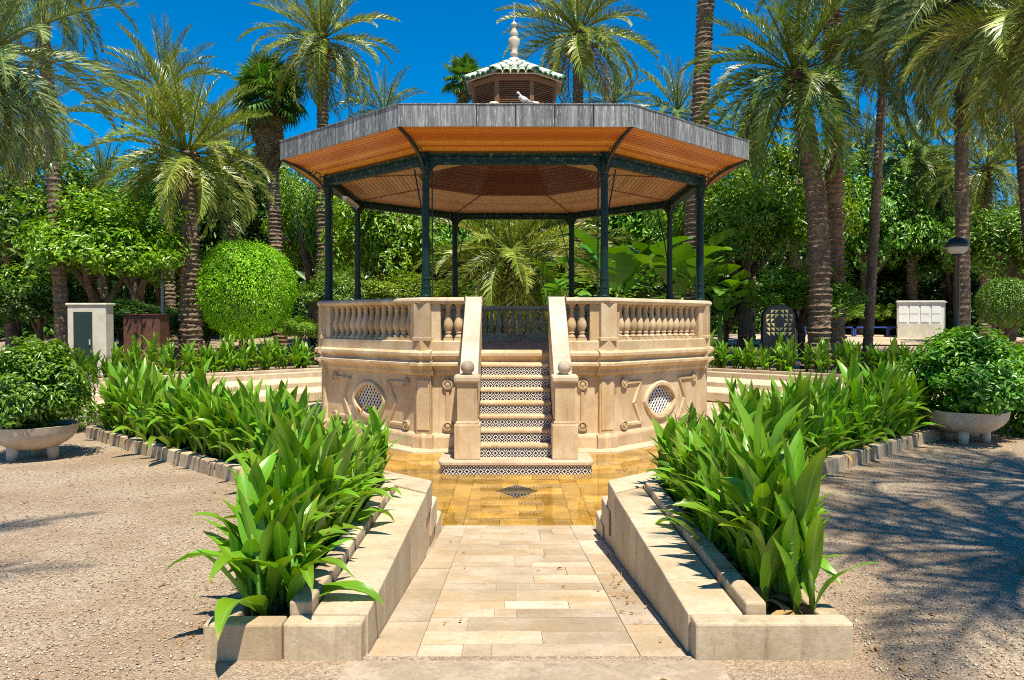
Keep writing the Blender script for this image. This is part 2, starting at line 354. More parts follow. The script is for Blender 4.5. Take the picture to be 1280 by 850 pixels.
ramp = tag(rb.build('ramp', 'concrete'), kind='structure')
y = Y0; k = 0
rows = []
while y < Y1 - .12:
    h_ = rng.choice([.2, .24, .27, .3, .33]) if y < 6.5 else rng.choice([.24, .28, .33, .36])
    rows.append((y, min(y + h_, Y1) if y + h_ < Y1 - .15 else Y1)); y = rows[-1][1]
for k, (ya, yb) in enumerate(rows):
    cuts = [-.54] + sorted(rng.sample([-.32, -.18, -.05, .08, .2, .33], 1 if k % 3 else 2)) + [.54]
    if k == 4: cuts = [-.54, -.12, .27, .54]
    for i in range(len(cuts) - 1):
        m_ = 'paving_white' if (k == 4 and i == 1) else 'paving'
        slab(cuts[i], cuts[i+1], ya, yb, zr, m_, ramp, gap=rng.choice([.003, .004, .006]))
    if k == 4: pass
for sx in (-1, 1):
    y = Y0
    while y < Y1:
        ye = min(y + rng.uniform(.6, .95), Y1); ye = Y1 if Y1 - ye < .3 else ye
        slab(min(sx*.54, sx*.775), max(sx*.54, sx*.775), y, ye, zr, 'paving', ramp); y = ye
# concrete strip in front of the ramp
cs = MB(); cs.box(-.86, .90, 3.30, Y0 - .004, -.06, .006); st_ = tag(cs.build('path', 'concrete', bevel=.01), kind='structure')
# plaza slabs: axial strip with borders, field beside it
zp = lambda y: ZP
def in_plaza(x, y): return y > diag(6.7, x) + .05
y = Y1
axis_rows = []
while y < 11.25:
    h_ = rng.choice([.28, .32, .36]); axis_rows.append((y, min(y + h_, 11.3))); y += h_
for k, (ya, yb) in enumerate(axis_rows):
    cuts = [-.58] + ([-.2, .22] if k % 2 == 0 else [.02]) + [.58]
    for i in range(len(cuts) - 1): slab(cuts[i], cuts[i+1], ya, yb, zp, 'paving_wet', plaza, .005)
for sx in (-1, 1):
    y = Y1
    while y < 11.3:
        slab(min(sx*.58, sx*.80), max(sx*.58, sx*.80), y, min(y + .7, 11.4), zp, 'paving_wet', plaza, .005); y += .7
    for r_ in range(16):
        ya = Y1 + r_*.36; x = .80; 
        while x < 4.4:
            xe = x + rng.uniform(.55, .8)
            if in_plaza(xe, ya + .18) or in_plaza(x, ya + .36):
                slab(min(sx*x, sx*xe), max(sx*x, sx*xe), ya, ya + .36, zp, 'paving_wet', plaza, .005)
            x = xe
dm = MB(); dm.hexa([(0, 9.72), (.27, 10.1), (0, 10.48), (-.27, 10.1)], ZP - .03, ZP + .005)
dm.build('inlay', 'dark_inlay', plaza)
wt = MB(); wt.add([(-.775, Y1 - .03, 0), (.775, Y1 - .03, 0), (4.6, 12.2, 0), (4.6, 14, 0), (-4.6, 14, 0), (-4.6, 12.2, 0)], [(0, 1, 2, 3, 4, 5)])
wo = wt.build('puddle', 'water'); wo.location.z = ZP + .007; tag(wo, kind='structure')
S_ = (-1, 1)

# terraces round the plaza: three tiers on the four diagonal sides, each stone its own piece
ter = MB()
for a in (-135, -45, 45, 135):
    sl = 1.0
    rr = (lambda v: v - (RW + .02)*math.sqrt(2)) if a == -135 else None; ll = (lambda v: -v + (RW + .02)*math.sqrt(2)) if a == -45 else None
    section(ter, a, [(7.05, ZP - .3), (8.0, ZP - .3), (8.0, .13), (7.75, .13), (7.4, -.12), (7.05, -.37)], ll, rr, slope=1.0)
terrace = tag(ter.build('terrace', 'stone_pale'), kind='structure')
for a in (-135, -45, 45, 135):
    for k in range(3):
        N = 7.64 - .34*k; zt = .19 - .25*k; back = N + (.40 if k else .34)
        u = -N; end = N
        if a == -135: end = N - (RW)*math.sqrt(2)
        if a == -45: u = -N + (RW)*math.sqrt(2)
        first = True
        while u < end - .05:
            ue = min(u + rng.uniform(.9, 1.3), end); ue = end if end - ue < .45 else ue
            s_ = MB(); g_ = .003
            l_ = u + g_; r_ = ue - g_
            if first and a == -45: l_ = lambda v: -v + RW*math.sqrt(2)
            elif first: l_ = lambda v: -v
            if ue == end: r_ = (lambda v: v - RW*math.sqrt(2)) if a == -135 else (lambda v: v)
            section(s_, a, [(N, zt - .235), (N + .02, zt - .235), (back, zt - .235), (back, zt), (N, zt)], l_, r_, slope=1.0)
            s_.build('step_stone', 'stone_pale', terrace, bevel=.012); u = ue; first = False

# ramp side walls: coping blocks that end in the stepped terrace ends
for sx in S_:
    wl = empty('ramp_wall', (sx*.9, 5.3, 0)); inv = Matrix.Translation((-sx*.9, -5.3, 0))
    y = Y0 + .13; n_ = 0
    yend_in = diag(7.99, RW); yend_out = diag(7.64, 1.05)
    while y < yend_in - .05:
        ye = min(y + rng.uniform(.5, .68), yend_in); ye = yend_in if yend_in - ye < .3 else ye
        m_ = MB(); last = ye == yend_in
        pts = [(sx*RW, y + .002), (sx*RW, ye - .002), (sx*1.05, (ye - .002) if not last else yend_out - .27 + .0), (sx*1.05, y + .002)]
        if last: pts = [(sx*RW, y + .002), (sx*RW, diag(7.99, RW)), (sx*1.05, diag(7.99, 1.05)), (sx*1.05, y + .002)]
        if sx > 0: pts = pts
        else: pts = pts[::-1]
        zj = rng.uniform(-.002, .002)
        m_.hexa(pts, -.72, .178 + zj); m_.build('wall_block', 'coping', wl, bevel=.008, inv=inv); y = ye
    tag(wl, 'low cream stone wall with flat coping along the sloping path, beside the bed ' + ('whose end faces the tree shadows' if sx > 0 else 'whose end faces open sunlit gravel'), 'wall', 'low walls flanking the sloping path')

# ------------------------------------------------------------------ flower beds with kerbs
def kerb_block(p0, p1, width, z0, z1, parent, inv, mat='kerb', rnd=0.0):
    """block along p0->p1, thickness to the left of travel"""
    d = Vector(p1) - Vector(p0); L = d.length; d.normalize(); n = Vector((-d.y, d.x))
    a = Vector(p0) + d*.003; c = Vector(p1) - d*.003
    j = n*rng.uniform(-rnd, rnd)
    poly = [a + j, c + j, c + n*width + j, a + n*width + j]
    m_ = MB(); m_.hexa([(q.x, q.y) for q in poly], z0, z1 + rng.uniform(-.004, .004))
    return m_.build('kerb_stone', mat, parent, bevel=.013, inv=inv)
def along(p0, p1, step, **kw):
    p0 = Vector(p0); p1 = Vector(p1); L = (p1 - p0).length; n = max(1, round(L/step))
    for i in range(n): kerb_block(p0.lerp(p1, i/n), p0.lerp(p1, (i+1)/n), **kw)
KN = 8.50                      # outer kerb line of the diagonal beds
for sx in S_:
    bed = empty('flower_bed', (sx*1.3, 5.3, 0)); inv = Matrix.Translation((-sx*1.3, -5.3, 0))
    xo = 1.54; yk = diag(KN, xo)
    f = lambda x, y: (sx*x, y)
    W = dict(parent=bed, inv=inv)
    def al(p0, p1, step, width, z0, z1, **kw):
        if sx < 0: p0, p1 = p1, p0       # keeps the thickness on the inner side
        along(p0, p1, step, width=width, z0=z0, z1=z1, **W, **kw)
    # near end
    al(f(.785, Y0), f(xo, Y0), .75 if sx > 0 else .45, .12, -.1, .175)
    # outer long side (thickness inwards)
    al(f(xo, Y0 + .125), f(xo, yk), .62, .115, -.1, .165, rnd=.004)
    # diagonal outer kerb
    xe = 5.95
    al(f(xo + .02, diag(KN, xo + .02)), f(xe, diag(KN, xe)), .44, .13, -.1, .155, rnd=.008)
    al(f(xe, diag(KN, xe) + .02), f(xe - .52, diag(KN - .72, xe - .5)), .4, .13, -.1, .155)
    # inner roll-topped kerb beside the coping
    yi = diag(7.98, 1.06)
    al(f(1.165, Y0 + .125), f(1.165, yi - .1), .5, .105, -.05, .235, rnd=.003)
    if sx > 0: pass
    so = MB()
    pts = [f(1.06, Y0 + .1), f(xo - .02, Y0 + .1), f(xo - .02, diag(KN - .03, xo)), f(xe - .03, diag(KN - .03, xe)), f(xe - .5, diag(7.95, xe - .5)), f(1.06, diag(7.95, 1.06))]
    n_ = 0
    so.add([(x, y, .10) for x, y in pts], [tuple(range(6)) if sx > 0 else tuple(range(6))[::-1]])
    so.build('soil', 'soil', bed, inv=inv)
    tag(bed, 'stone kerbed canna bed from the path to the bowl planter ' + ('by the lamp post' if sx > 0 else 'by the white cabinet'), 'flower bed', 'canna beds flanking the sloping path')
# beds on top of the back terraces
for sx in S_:
    a = 45 if sx > 0 else 135
    bed = empty('flower_bed', FA(a, 0, 8.6, 0)); inv = Matrix.Translation(-Vector(FA(a, 0, 8.6, 0)))
    u0, u1 = (-7.2, 3.0) if sx > 0 else (-3.0, 7.2)
    u = u0
    while u < u1:
        ue = min(u + 1.2, u1); m_ = MB(); fbox(m_, a, u + .004, ue - .004, 8.02, 8.16, -.1, .27); m_.build('kerb_stone', 'stone_pale', bed, bevel=.015, inv=inv); u = ue
    m_ = MB(); fbox(m_, a, u0, u1, 8.16, 9.7, -.1, .2); m_.build('soil', 'soil', bed, inv=inv)
    m_ = MB(); fbox(m_, a, u0, u1, 9.7, 9.8, -.1, .24); m_.build('kerb_stone', 'stone_pale', bed, inv=inv)
    tag(bed, 'raised back bed above the stone steps beside the ' + ('tiled plaque' if sx > 0 else 'clipped ball bush'), 'flower bed')

# ------------------------------------------------------------------ bandstand
BS = empty('bandstand', (CX, CY, ZP)); BI = Matrix.Translation((-CX, -CY, -ZP))
tag(BS, 'octagonal stone bandstand with green iron columns, timber ceiling and tiled steps', 'bandstand')
AW = 3.72
# --- podium
pm = MB()
ring = [FA(-67.5 + 45*k, 0, 3.66/C8, 0)[:2] for k in range(8)]
pm.hexa(ring, .99, 1.09)
podium = pm.build('podium', 'stone', BS, inv=BI)
ap = MB(); ap.hexa([FA(-67.5 + 45*k, 0, 4.06/C8, 0)[:2] for k in range(8)], ZP - .1, ZP + .03); ap.build('apron', 'stone_pale', podium, bevel=.015)
W_, H_ = .44, .27
def ves(t, s=1.0, ex=.0):
    """point of the pointed oval at parameter t in [0,1)"""
    w_, h_ = W_*s + ex, H_*s + ex
    if t < .5: x = 1 - 4*t; sg = 1
    else: x = -1 + 4*(t - .5); sg = -1
    return (w_*x, sg*h_*max(0.0, 1 - x*x)**.72)
VZ = .19
for i in range(8):
    a = fang(i); hw = AW*T8
    z0, z1 = -.30, .80
    if i in (1, 2, 6, 7, 3, 5):
        # wall panel pierced by the vent
        n = 64; inn = [ves(k/n) for k in range(n)]; out_ = []
        hwp = hw - .02
        for (x, z) in inn:
            ang = math.atan2(z*1.2, x); c_, s_ = math.cos(ang), math.sin(ang)
            t_ = min(hwp/abs(c_) if abs(c_) > 1e-6 else 1e9, ((z1 - VZ) if s_ > 0 else (VZ - z0))/abs(s_) if abs(s_) > 1e-6 else 1e9)
            out_.append((c_*t_, s_*t_))
        # snap nearest samples to the rectangle corners
        for cx_, cz_ in ((hwp, z1 - VZ), (-hwp, z1 - VZ), (-hwp, z0 - VZ), (hwp, z0 - VZ)):
            kk = min(range(n), key=lambda k: (out_[k][0] - cx_)**2 + (out_[k][1] - cz_)**2); out_[kk] = (cx_, cz_)
        m_ = MB()
        vs = [FA(a, x, AW, VZ + z) for x, z in out_] + [FA(a, x, AW, VZ + z) for x, z in inn] + [FA(a, x, AW - .14, VZ + z) for x, z in inn]
        fs = [(k, (k+1) % n, n + (k+1) % n, n + k) for k in range(n)] + [(n + k, n + (k+1) % n, 2*n + (k+1) % n, 2*n + k) for k in range(n)]
        m_.add(vs, fs); m_.build('wall_panel', 'stone', podium)
        # frame
        fr_ = MB(); vs = []
        for (s_, ex, v_) in ((1.0, .0, AW - .02), (1.0, .0, AW + .045), (1.0, .05, AW + .05), (1.0, .075, AW + .03), (1.0, .08, AW - .01)):
            vs += [FA(a, x, v_, VZ + z) for x, z in (ves(k/n, s_, ex) for k in range(n))]
        fs = [(r_*n + k, r_*n + (k+1) % n, (r_+1)*n + (k+1) % n, (r_+1)*n + k) for r_ in range(4) for k in range(n)]
        fr_.add(vs, fs); auto_smooth(fr_.build('vent_frame', 'stone', podium))
        # lattice
        la = MB()
        def inside(x, z): return abs(x) < W_ and abs(z) < H_*max(0, 1 - (x/W_)**2)**.72
        for sg in (1, -1):
            for c_ in np.arange(-.72, .73, .088):
                xs = [x for x in np.arange(-.45, .451, .01) if inside(x, (x - c_)*sg*1.25)]
                if len(xs) < 3: continue
                xa, xb = xs[0], xs[-1]; za, zb = (xa - c_)*sg*1.25, (xb - c_)*sg*1.25
                d_ = Vector((xb - xa, zb - za)).normalized(); nn = Vector((-d_.y, d_.x))*.0072
                q = [(xa + nn.x, za + nn.y), (xb + nn.x, zb + nn.y), (xb - nn.x, zb - nn.y), (xa - nn.x, za - nn.y)]
                vo = AW - .07 + .006*sg
                la.add([FA(a, x, v_, VZ + z) for v_ in (vo, vo + .018) for x, z in q], [(0, 1, 2, 3), (7, 6, 5, 4), (0, 4, 5, 1), (1, 5, 6, 2), (2, 6, 7, 3), (3, 7, 4, 0)])
        la.build('lattice', 'white', podium)
        # relief brackets and roundels
        for sg in S_:
            m_ = MB()
            pts = [(1.10, .36), (.60, .36), (.80, .0), (.60, -.36), (1.10, -.36)]
            for (xa, za), (xb, zb) in zip(pts[:-1], pts[1:]):
                xa *= sg; xb *= sg
                d_ = Vector((xb - xa, zb - za)); d_.normalize(); nn = Vector((-d_.y, d_.x))
                e_ = d_*.02
                prof = [(-.035, 0), (-.02, .035), (.02, .035), (.035, 0)]
                A_ = [FA(a, xa - e_.x + nn.x*o_, AW + dv - .004, VZ + za - e_.y + nn.y*o_) for o_, dv in prof]
                B_ = [FA(a, xb + e_.x + nn.x*o_, AW + dv - .004, VZ + zb + e_.y + nn.y*o_) for o_, dv in prof]
                m_.add(A_ + B_, [(0, 1, 5, 4), (1, 2, 6, 5), (2, 3, 7, 6), (0, 4, 7, 3), (0, 3, 2, 1), (4, 5, 6, 7)])
            m_.build('relief_moulding', 'stone', podium)
            rounds = [(sg*1.10, .36), (sg*1.10, -.36)]
            for (x, z) in rounds:
                m_ = MB(); rp = [(.085, -.004), (.085, .045), (.06, .05), (.052, .022), (.04, .022), (.036, .045), (.012, .05)]
                m_.loft([[FA(a, x + r_*math.cos(t_*math.pi/8), AW + dv, VZ + z + r_*math.sin(t_*math.pi/8)) for t_ in range(16)] for r_, dv in rp])
                m_.build('roundel', 'stone', podium)
    else:
        m_ = MB(); section(m_, a, [(AW - .12, z0), (AW, z0), (AW, z1), (AW - .12, z1)]); m_.build('wall_panel', 'stone', podium)
        if i == 0:
            for sg in S_:
                m_ = MB(); fbox(m_, a, sg*1.13 - .025, sg*1.13 + .025, AW - .003, AW + .03, -.1, .42); m_.build('relief_moulding', 'stone', podium)
                for z in (.36, -.36 + .02):
                    m_ = MB(); rp = [(.085, -.004), (.085, .045), (.06, .05), (.052, .022), (.04, .022), (.036, .045), (.012, .05)]
                    m_.loft([[FA(a, sg*1.13 + r_*math.cos(t_*math.pi/8), AW + dv + .002, VZ + z + r_*math.sin(t_*math.pi/8)) for t_ in range(16)] for r_, dv in rp])
                    m_.build('roundel', 'stone', podium)
    # plinth course
    m_ = MB(); section(m_, a, [(AW - .1, ZP - .05), (AW + .06, ZP - .05), (AW + .06, -.34), (AW + .05, -.31), (AW + .015, -.27), (AW - .1, -.27)]); m_.build('plinth', 'stone', podium, bevel=.008)
    # cornice (lower + upper roll) and parapet course
    m_ = MB(); section(m_, a, [(AW - .1, .70), (AW + .02, .70), (AW + .05, .74), (AW + .055, .80), (AW + .12, .85), (AW + .155, .865), (AW + .155, .905), (AW + .11, .915), (AW + .07, .95), (AW + .075, .975), (AW + .13, 1.01), (AW + .145, 1.03), (AW + .145, 1.075), (AW + .12, 1.10), (AW + .04, 1.125), (AW - .1, 1.125)])
    m_.build('cornice', 'stone', podium)
    # corner: canted pilaster, its base and the cornice break
    ca = a + 22.5; RC = AW/C8
    m_ = MB(); fbox(m_, ca, -.145, .145, RC - .16, RC + .005, -.31, .72); m_.build('pilaster', 'stone', podium, bevel=.01)
    m_ = MB(); fbox(m_, ca, -.115, .115, RC, RC + .018, -.22, .62); m_.build('pilaster_panel', 'stone', podium, bevel=.01)
    m_ = MB(); section(m_, ca, [(RC - .2, ZP - .05), (RC + .045, ZP - .05), (RC + .045, -.34), (RC + .02, -.29), (RC - .2, -.265)], -.19, .19); m_.build('plinth', 'stone', podium, bevel=.008)
    m_ = MB(); section(m_, ca, [(RC - .2, .70), (RC + .02, .70), (RC + .045, .74), (RC + .05, .80), (RC + .11, .85), (RC + .14, .865), (RC + .14, .907), (RC + .10, .917), (RC + .06, .95), (RC + .07, .975), (RC + .12, 1.01), (RC + .135, 1.03), (RC + .135, 1.077), (RC + .11, 1.102), (RC + .03, 1.128), (RC - .2, 1.128)], -.2, .2)
    m_.build('cornice', 'stone', podium)

# --- balustrade
bl = MB()
for i in range(8):
    if i: section(bl, fang(i), [(3.52, 1.09), (3.80, 1.09), (3.80, 1.265), (3.78, 1.28), (3.54, 1.28), (3.52, 1.265)])
    else:
        for l_, r_ in ((None, -.56), (.56, None)): section(bl, fang(i), [(3.52, 1.09), (3.80, 1.09), (3.80, 1.265), (3.78, 1.28), (3.54, 1.28), (3.52, 1.265)], l_, r_)
balus = bl.build('balustrade', 'stone', BS, inv=BI)
bp = MB()
prof = [(.062, .05), (.068, .075), (.045, .10), (.042, .125), (.055, .135), (.055, .15), (.05, .16), (.074, .21), (.083, .26), (.078, .31), (.056, .39), (.040, .46), (.036, .51), (.046, .525), (.046, .54), (.04, .55), (.05, .575), (.06, .60)]
bp.lathe(prof, seg=14); bp.box(-.078, .078, -.078, .078, 0, .05); bp.box(-.07, .07, -.07, .07, .60, .625)
BME = bp.mesh('baluster', 'stone'); BME.polygons.foreach_set('use_smooth', [len(p_.vertices) == 4 and abs(p_.normal.z) < .999 for p_ in BME.polygons])
try: BME.set_sharp_from_angle(angle=R(50))
except Exception: pass
def place_baluster(a, u):
    o = link('baluster', BME, balus); o.location = FA(a, u, 3.66, 1.275); o.rotation_euler = (0, 0, R(a + 90))
rail = [(3.53, 1.895), (3.79, 1.895), (3.815, 1.915), (3.83, 1.945), (3.82, 1.975), (3.79, 1.998), (3.75, 2.004), (3.57, 2.004), (3.53, 1.998), (3.50, 1.975), (3.49, 1.945), (3.505, 1.915)]
for i in range(8):
    a = fang(i); ca = a + 22.5; RC = 3.66/C8
    if i:
        m_ = MB(); section(m_, a, rail); m_.build('handrail', 'stone_pale', balus)
        for k in range(13): place_baluster(a, -1.13 + k*2.26/12)
    else:
        for l_, r_ in ((None, -.85), (.85, None)):
            m_ = MB(); section(m_, a, rail, l_, r_); m_.build('handrail', 'stone_pale', balus)
        for u in (-1.12, -.945, .945, 1.12): place_baluster(a, u)
    m_ = MB(); fbox(m_, ca, -.15, .15, RC - .15, RC + .13, 1.27, 1.90); m_.build('pedestal', 'stone', balus, bevel=.012)
    m_ = MB(); fbox(m_, ca, -.165, .165, RC - .16, RC + .142, 1.27, 1.335); m_.build('pedestal_base', 'stone', balus, bevel=.01)
    for b_, sg in ((a, 1), (a + 45, -1)):
        u0, u1 = sorted((sg*1.245, sg*1.52)); m_ = MB(); fbox(m_, b_, u0, u1, 3.57, 3.755, 1.272, 1.897); m_.build('pedestal', 'stone', balus, bevel=.008)

# --- columns, beams, brackets
cm = MB(); cm.lathe([(.105, 2.0), (.105, 2.03), (.085, 2.05), (.08, 2.16), (.09, 2.17), (.09, 2.19), (.078, 2.20), (.074, 2.30), (.085, 2.31), (.085, 2.33), (.068, 2.34), (.062, 3.2), (.058, 4.0), (.075, 4.02), (.075, 4.05), (.06, 4.06), (.06, 4.14), (.085, 4.17), (.085, 4.20)], seg=16)
cm.box(-.085, .085, -.085, .085, 4.18, 4.42)
CME = cm.mesh('column', 'iron'); CME.set_sharp_from_angle(angle=R(40)) if hasattr(CME, 'set_sharp_from_angle') else None
for p_ in CME.polygons: p_.use_smooth = True
RCOL = 3.62/C8
for i in range(8):
    a = fang(i); ca = a + 22.5
    c = link('column', CME, BS, inv=BI); p0 = FA(ca, 0, RCOL, 0); c.location = p0; c.rotation_euler = (0, 0, R(ca + 90))
    colinv = (Matrix.Translation(p0) @ Matrix.Rotation(R(ca + 90), 4, 'Z')).inverted()
    # hip bracket: arched bar plus scroll rings
    m_ = MB(); arc = [(RCOL + .06 + .80*(1 - math.cos(t_))*1.0, 4.02 + .66*math.sin(t_)) for t_ in np.linspace(0, math.pi/2, 12)]
    arc = [(RCOL + .05 + .83*(k/13)**1.5, 4.0 + .68*(k/13)**.62) for k in range(14)]
    vs = []
    m_.loft([[FA(ca, u, v_ + dv, z_ + dz) for (u, dv, dz) in ((-.022, 0, -.03), (.022, 0, -.03), (.022, 0, .03), (-.022, 0, .03))] for (v_, z_) in arc for dv in (0,)])
    m_.build('bracket', 'dark_iron', c, inv=colinv)
    for (v_, z_, r_) in ((.20, 4.42, .055), (.32, 4.50, .035), (.10, 4.36, .05)):
        m_ = MB(); m_.tube([FA(ca, 0, RCOL + v_ + r_*math.cos(t_), z_ + r_*math.sin(t_)) for t_ in np.linspace(0, 2*math.pi, 15)], .009, 5); m_.build('scroll', 'dark_iron', c, inv=colinv)
    # knee plates under the beams
    for b_, sg in ((a, 1), (a + 45, -1)):
        m_ = MB(); hw = 3.62*T8; L_ = .22
        pr = [(0, 0), (0, -.24)] + [(L_*(1 - math.cos(t_)) , -.24 + .24*math.sin(t_)) for t_ in np.linspace(0.25, math.pi/2, 6)]
        n = len(pr)
        vs = [FA(b_, sg*(hw - .06 - x), 3.62 + dv, 4.245 + z) for dv in (-.02, .02) for x, z in pr]
        m_.add(vs, [tuple(range(n)), tuple(range(n, 2*n))[::-1]] + [(k, (k+1) % n, n + (k+1) % n, n + k) for k in range(n)])
        m_.build('knee_plate', 'iron', c, inv=colinv)
    # thin stay rod along the face that leads away from the front
    sg, b_ = ((-1, a + 45) if i in (0, 1, 2, 3) else (1, a))
    m_ = MB(); hw = 3.62*T8; m_.tube([FA(b_, sg*(hw - .03), 3.62, 2.85), FA(b_, sg*(hw - .14), 3.60, 3.5), FA(b_, sg*(hw - .33), 3.60, 4.2)], .013, 6); m_.build('stay_rod', 'dark_iron', c, inv=colinv)
    m_ = MB(); m_.tube([FA(ca, .09*(-1 if i < 4 else 1), RCOL - .06, 2.02), FA(ca, .09*(-1 if i < 4 else 1), RCOL - .06, 4.2)], .012, 6); m_.build('conduit', 'dark_iron', c, inv=colinv)
# --- roof
rf = MB()
for i in range(8):
    a = fang(i); rf.add([FA(a, -4.44*T8, 4.44, 5.0), FA(a, 4.44*T8, 4.44, 5.0), FA(a, .8*T8, .8, 5.88), FA(a, -.8*T8, .8, 5.88)], [(0, 1, 2, 3)])
roof = rf.build('roof', 'zinc', BS, inv=BI)
for i in range(8):
    a = fang(i); ca = a + 22.5
    m_ = MB(); section(m_, a, [(3.56, 4.235), (3.68, 4.235), (3.68, 4.26), (3.64, 4.27), (3.64, 4.355), (3.71, 4.37), (3.71, 4.40), (3.53, 4.40), (3.53, 4.37), (3.60, 4.355), (3.60, 4.27), (3.56, 4.26)]); m_.build('ring_beam', 'beam', roof)
    # soffit planks (fine boards joined per face)
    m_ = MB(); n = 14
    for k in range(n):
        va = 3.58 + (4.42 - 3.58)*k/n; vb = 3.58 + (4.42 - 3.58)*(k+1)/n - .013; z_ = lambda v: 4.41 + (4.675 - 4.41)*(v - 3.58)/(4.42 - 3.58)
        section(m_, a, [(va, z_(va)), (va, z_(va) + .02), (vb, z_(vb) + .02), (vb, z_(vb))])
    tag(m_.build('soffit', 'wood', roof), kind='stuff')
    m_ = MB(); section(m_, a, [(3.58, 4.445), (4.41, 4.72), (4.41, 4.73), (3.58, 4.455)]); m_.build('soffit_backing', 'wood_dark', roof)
    # fascia panels
    hw = 4.44*T8; n = 6
    for k in range(n):
        l_ = None if k == 0 else -hw + 2*hw*k/n + .004 + rng.uniform(-.01, .01); r_ = None if k == n - 1 else -hw + 2*hw*(k+1)/n - .004
        dz = rng.uniform(-.003, .003); dv = rng.uniform(-.003, .003)
        m_ = MB(); section(m_, a, [(4.42 + dv, 4.665 + dz), (4.447 + dv, 4.665 + dz), (4.447 + dv, 5.01), (4.42 + dv, 5.01)], l_, r_); m_.build('fascia_panel', 'zinc', roof)
    m_ = MB(); section(m_, a, [(4.40, 5.012), (4.458, 5.012), (4.458, 5.028), (4.40, 5.028)]); m_.build('fascia_cap', 'zinc', roof)
    # ceiling: pale ring of boards, then rising centre, recess shade put into its colour
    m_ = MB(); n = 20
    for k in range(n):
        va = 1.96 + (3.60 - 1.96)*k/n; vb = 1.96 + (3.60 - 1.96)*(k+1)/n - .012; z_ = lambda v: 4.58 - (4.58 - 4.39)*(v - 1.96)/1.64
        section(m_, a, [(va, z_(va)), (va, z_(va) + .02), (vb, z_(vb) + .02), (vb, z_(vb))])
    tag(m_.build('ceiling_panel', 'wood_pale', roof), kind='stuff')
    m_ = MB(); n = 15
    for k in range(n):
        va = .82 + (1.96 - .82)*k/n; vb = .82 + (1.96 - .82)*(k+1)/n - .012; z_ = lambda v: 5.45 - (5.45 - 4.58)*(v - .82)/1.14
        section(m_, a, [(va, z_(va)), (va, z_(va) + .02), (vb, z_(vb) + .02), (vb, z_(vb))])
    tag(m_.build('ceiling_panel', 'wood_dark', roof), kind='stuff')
    m_ = MB(); m_.tube([FA(ca, 0, 3.58/C8, 4.385), FA(ca, 0, 1.96/C8, 4.575), FA(ca, 0, .85/C8, 5.42)], .018, 6); m_.build('ceiling_rib', 'wood_dark', roof)
    m_ = MB(); m_.tube([FA(ca, 0, 4.30/C8, 4.99), FA(ca, 0, .88/C8, 5.88)], .05, 8); m_.build('hip_tile', 'white_stone', roof, smooth=True)
    m_ = MB(); m_.lathe([(.14, 5.86), (.13, 5.93), (.09, 5.985), (.02, 6.0)], FA(ca, 0, .98/C8, 0), 12); m_.build('hip_end_cap', 'white_stone', roof, smooth=True)
# --- lantern on top
lm = MB(); lm.hexa([FA(-67.5 + 45*k, 0, .84/C8, 0)[:2] for k in range(8)], 5.72, 5.86)
lan = lm.build('lantern', 'louvre_wood', BS, inv=BI)
for i in range(8):
    a = fang(i); ca = a + 22.5
    m_ = MB(); fbox(m_, ca, -.045, .045, .86/C8 - .09, .86/C8, 5.8, 6.56); m_.build('lantern_post', 'louvre_wood', lan)
    m_ = MB(); section(m_, a, [(.80, 6.46), (.87, 6.46), (.87, 6.57), (.80, 6.57)]); m_.build('head_rail', 'louvre_wood', lan)
    m_ = MB()
    for k in range(15):
        z_ = 5.88 + k*.039; hw = .83*T8 - .03
        vs = [FA(a, u, v, z_ + dz) for u in (-hw, hw) for v, dz in ((.845, 0), (.80, .034), (.794, .028), (.838, -.008))]
        m_.add(vs, [(0, 1, 5, 4), (1, 2, 6, 5), (2, 3, 7, 6), (3, 0, 4, 7), (3, 2, 1, 0), (4, 5, 6, 7)])
    tag(m_.build('louvre', 'louvre_wood', lan), kind='stuff')
    m_ = MB(); section(m_, a, [(.06, 7.02), (1.0, 6.545), (1.0, 6.57), (.06, 7.05)]); m_.build('roof_board', 'stone', lan)
tm = MB(); n = 7; Lt = .36
rings = []
for (yy, r_) in ((0, .072), (.0, .060), (Lt, .045), (Lt, .055)):
    pass
ro = [[(r_*math.cos(math.pi*k/(n-1)), yy, r_*math.sin(math.pi*k/(n-1))) for k in range(n)] for yy, r_ in ((0, .058), (0, .075), (Lt, .060))]
tm.loft(ro, cap=False, closed=False)
TME = tm.mesh('roof_tile', 'glaze', True)
def tile(a, u, v, z, slope, s=1.0):
    o = link('roof_tile', TME, lan); o.location = FA(a, u, v, z); o.rotation_euler = Euler((slope, 0, R(a + 90 + 0)), 'XYZ'); o.scale = (s, s, s)
sl = math.atan2(.475, .94)
for i in range(8):
    a = fang(i); ca = a + 22.5
    for u in (-.31, -.155, 0, .155, .31):
        v = 1.03; z_ = 6.555 + .015
        while v > abs(u)/T8 + .06 and v > .2:
            tile(a, u, v, z_, sl); v -= .27*math.cos(sl); z_ += .27*math.sin(sl)
    v = 1.03/C8 + .01; z_ = 6.575; s2 = math.atan2(.475, .94/C8)
    while v > .18:
        tile(ca, 0, v, z_ + .03, s2, 1.15); v -= .30*math.cos(s2); z_ += .30*math.sin(s2)
m_ = MB(); m_.lathe([(.14, 6.98), (.13, 7.06), (.09, 7.12), (.06, 7.18), (.055, 7.23), (.085, 7.25), (.085, 7.29), (.065, 7.31), (.09, 7.40), (.125, 7.52), (.12, 7.58), (.08, 7.62), (.07, 7.64), (.10, 7.67), (.075, 7.73), (.045, 7.80), (.04, 7.84), (.07, 7.87), (.07, 7.90), (.03, 7.94), (.008, 7.97)], (CX, CY, 0), 16); m_.build('finial', 'white_stone', lan, smooth=True)
m_ = MB(); m_.tube([(CX, CY, 7.9), (CX, CY, 8.36)], .009, 6); m_.build('lightning_rod', 'pole', lan)

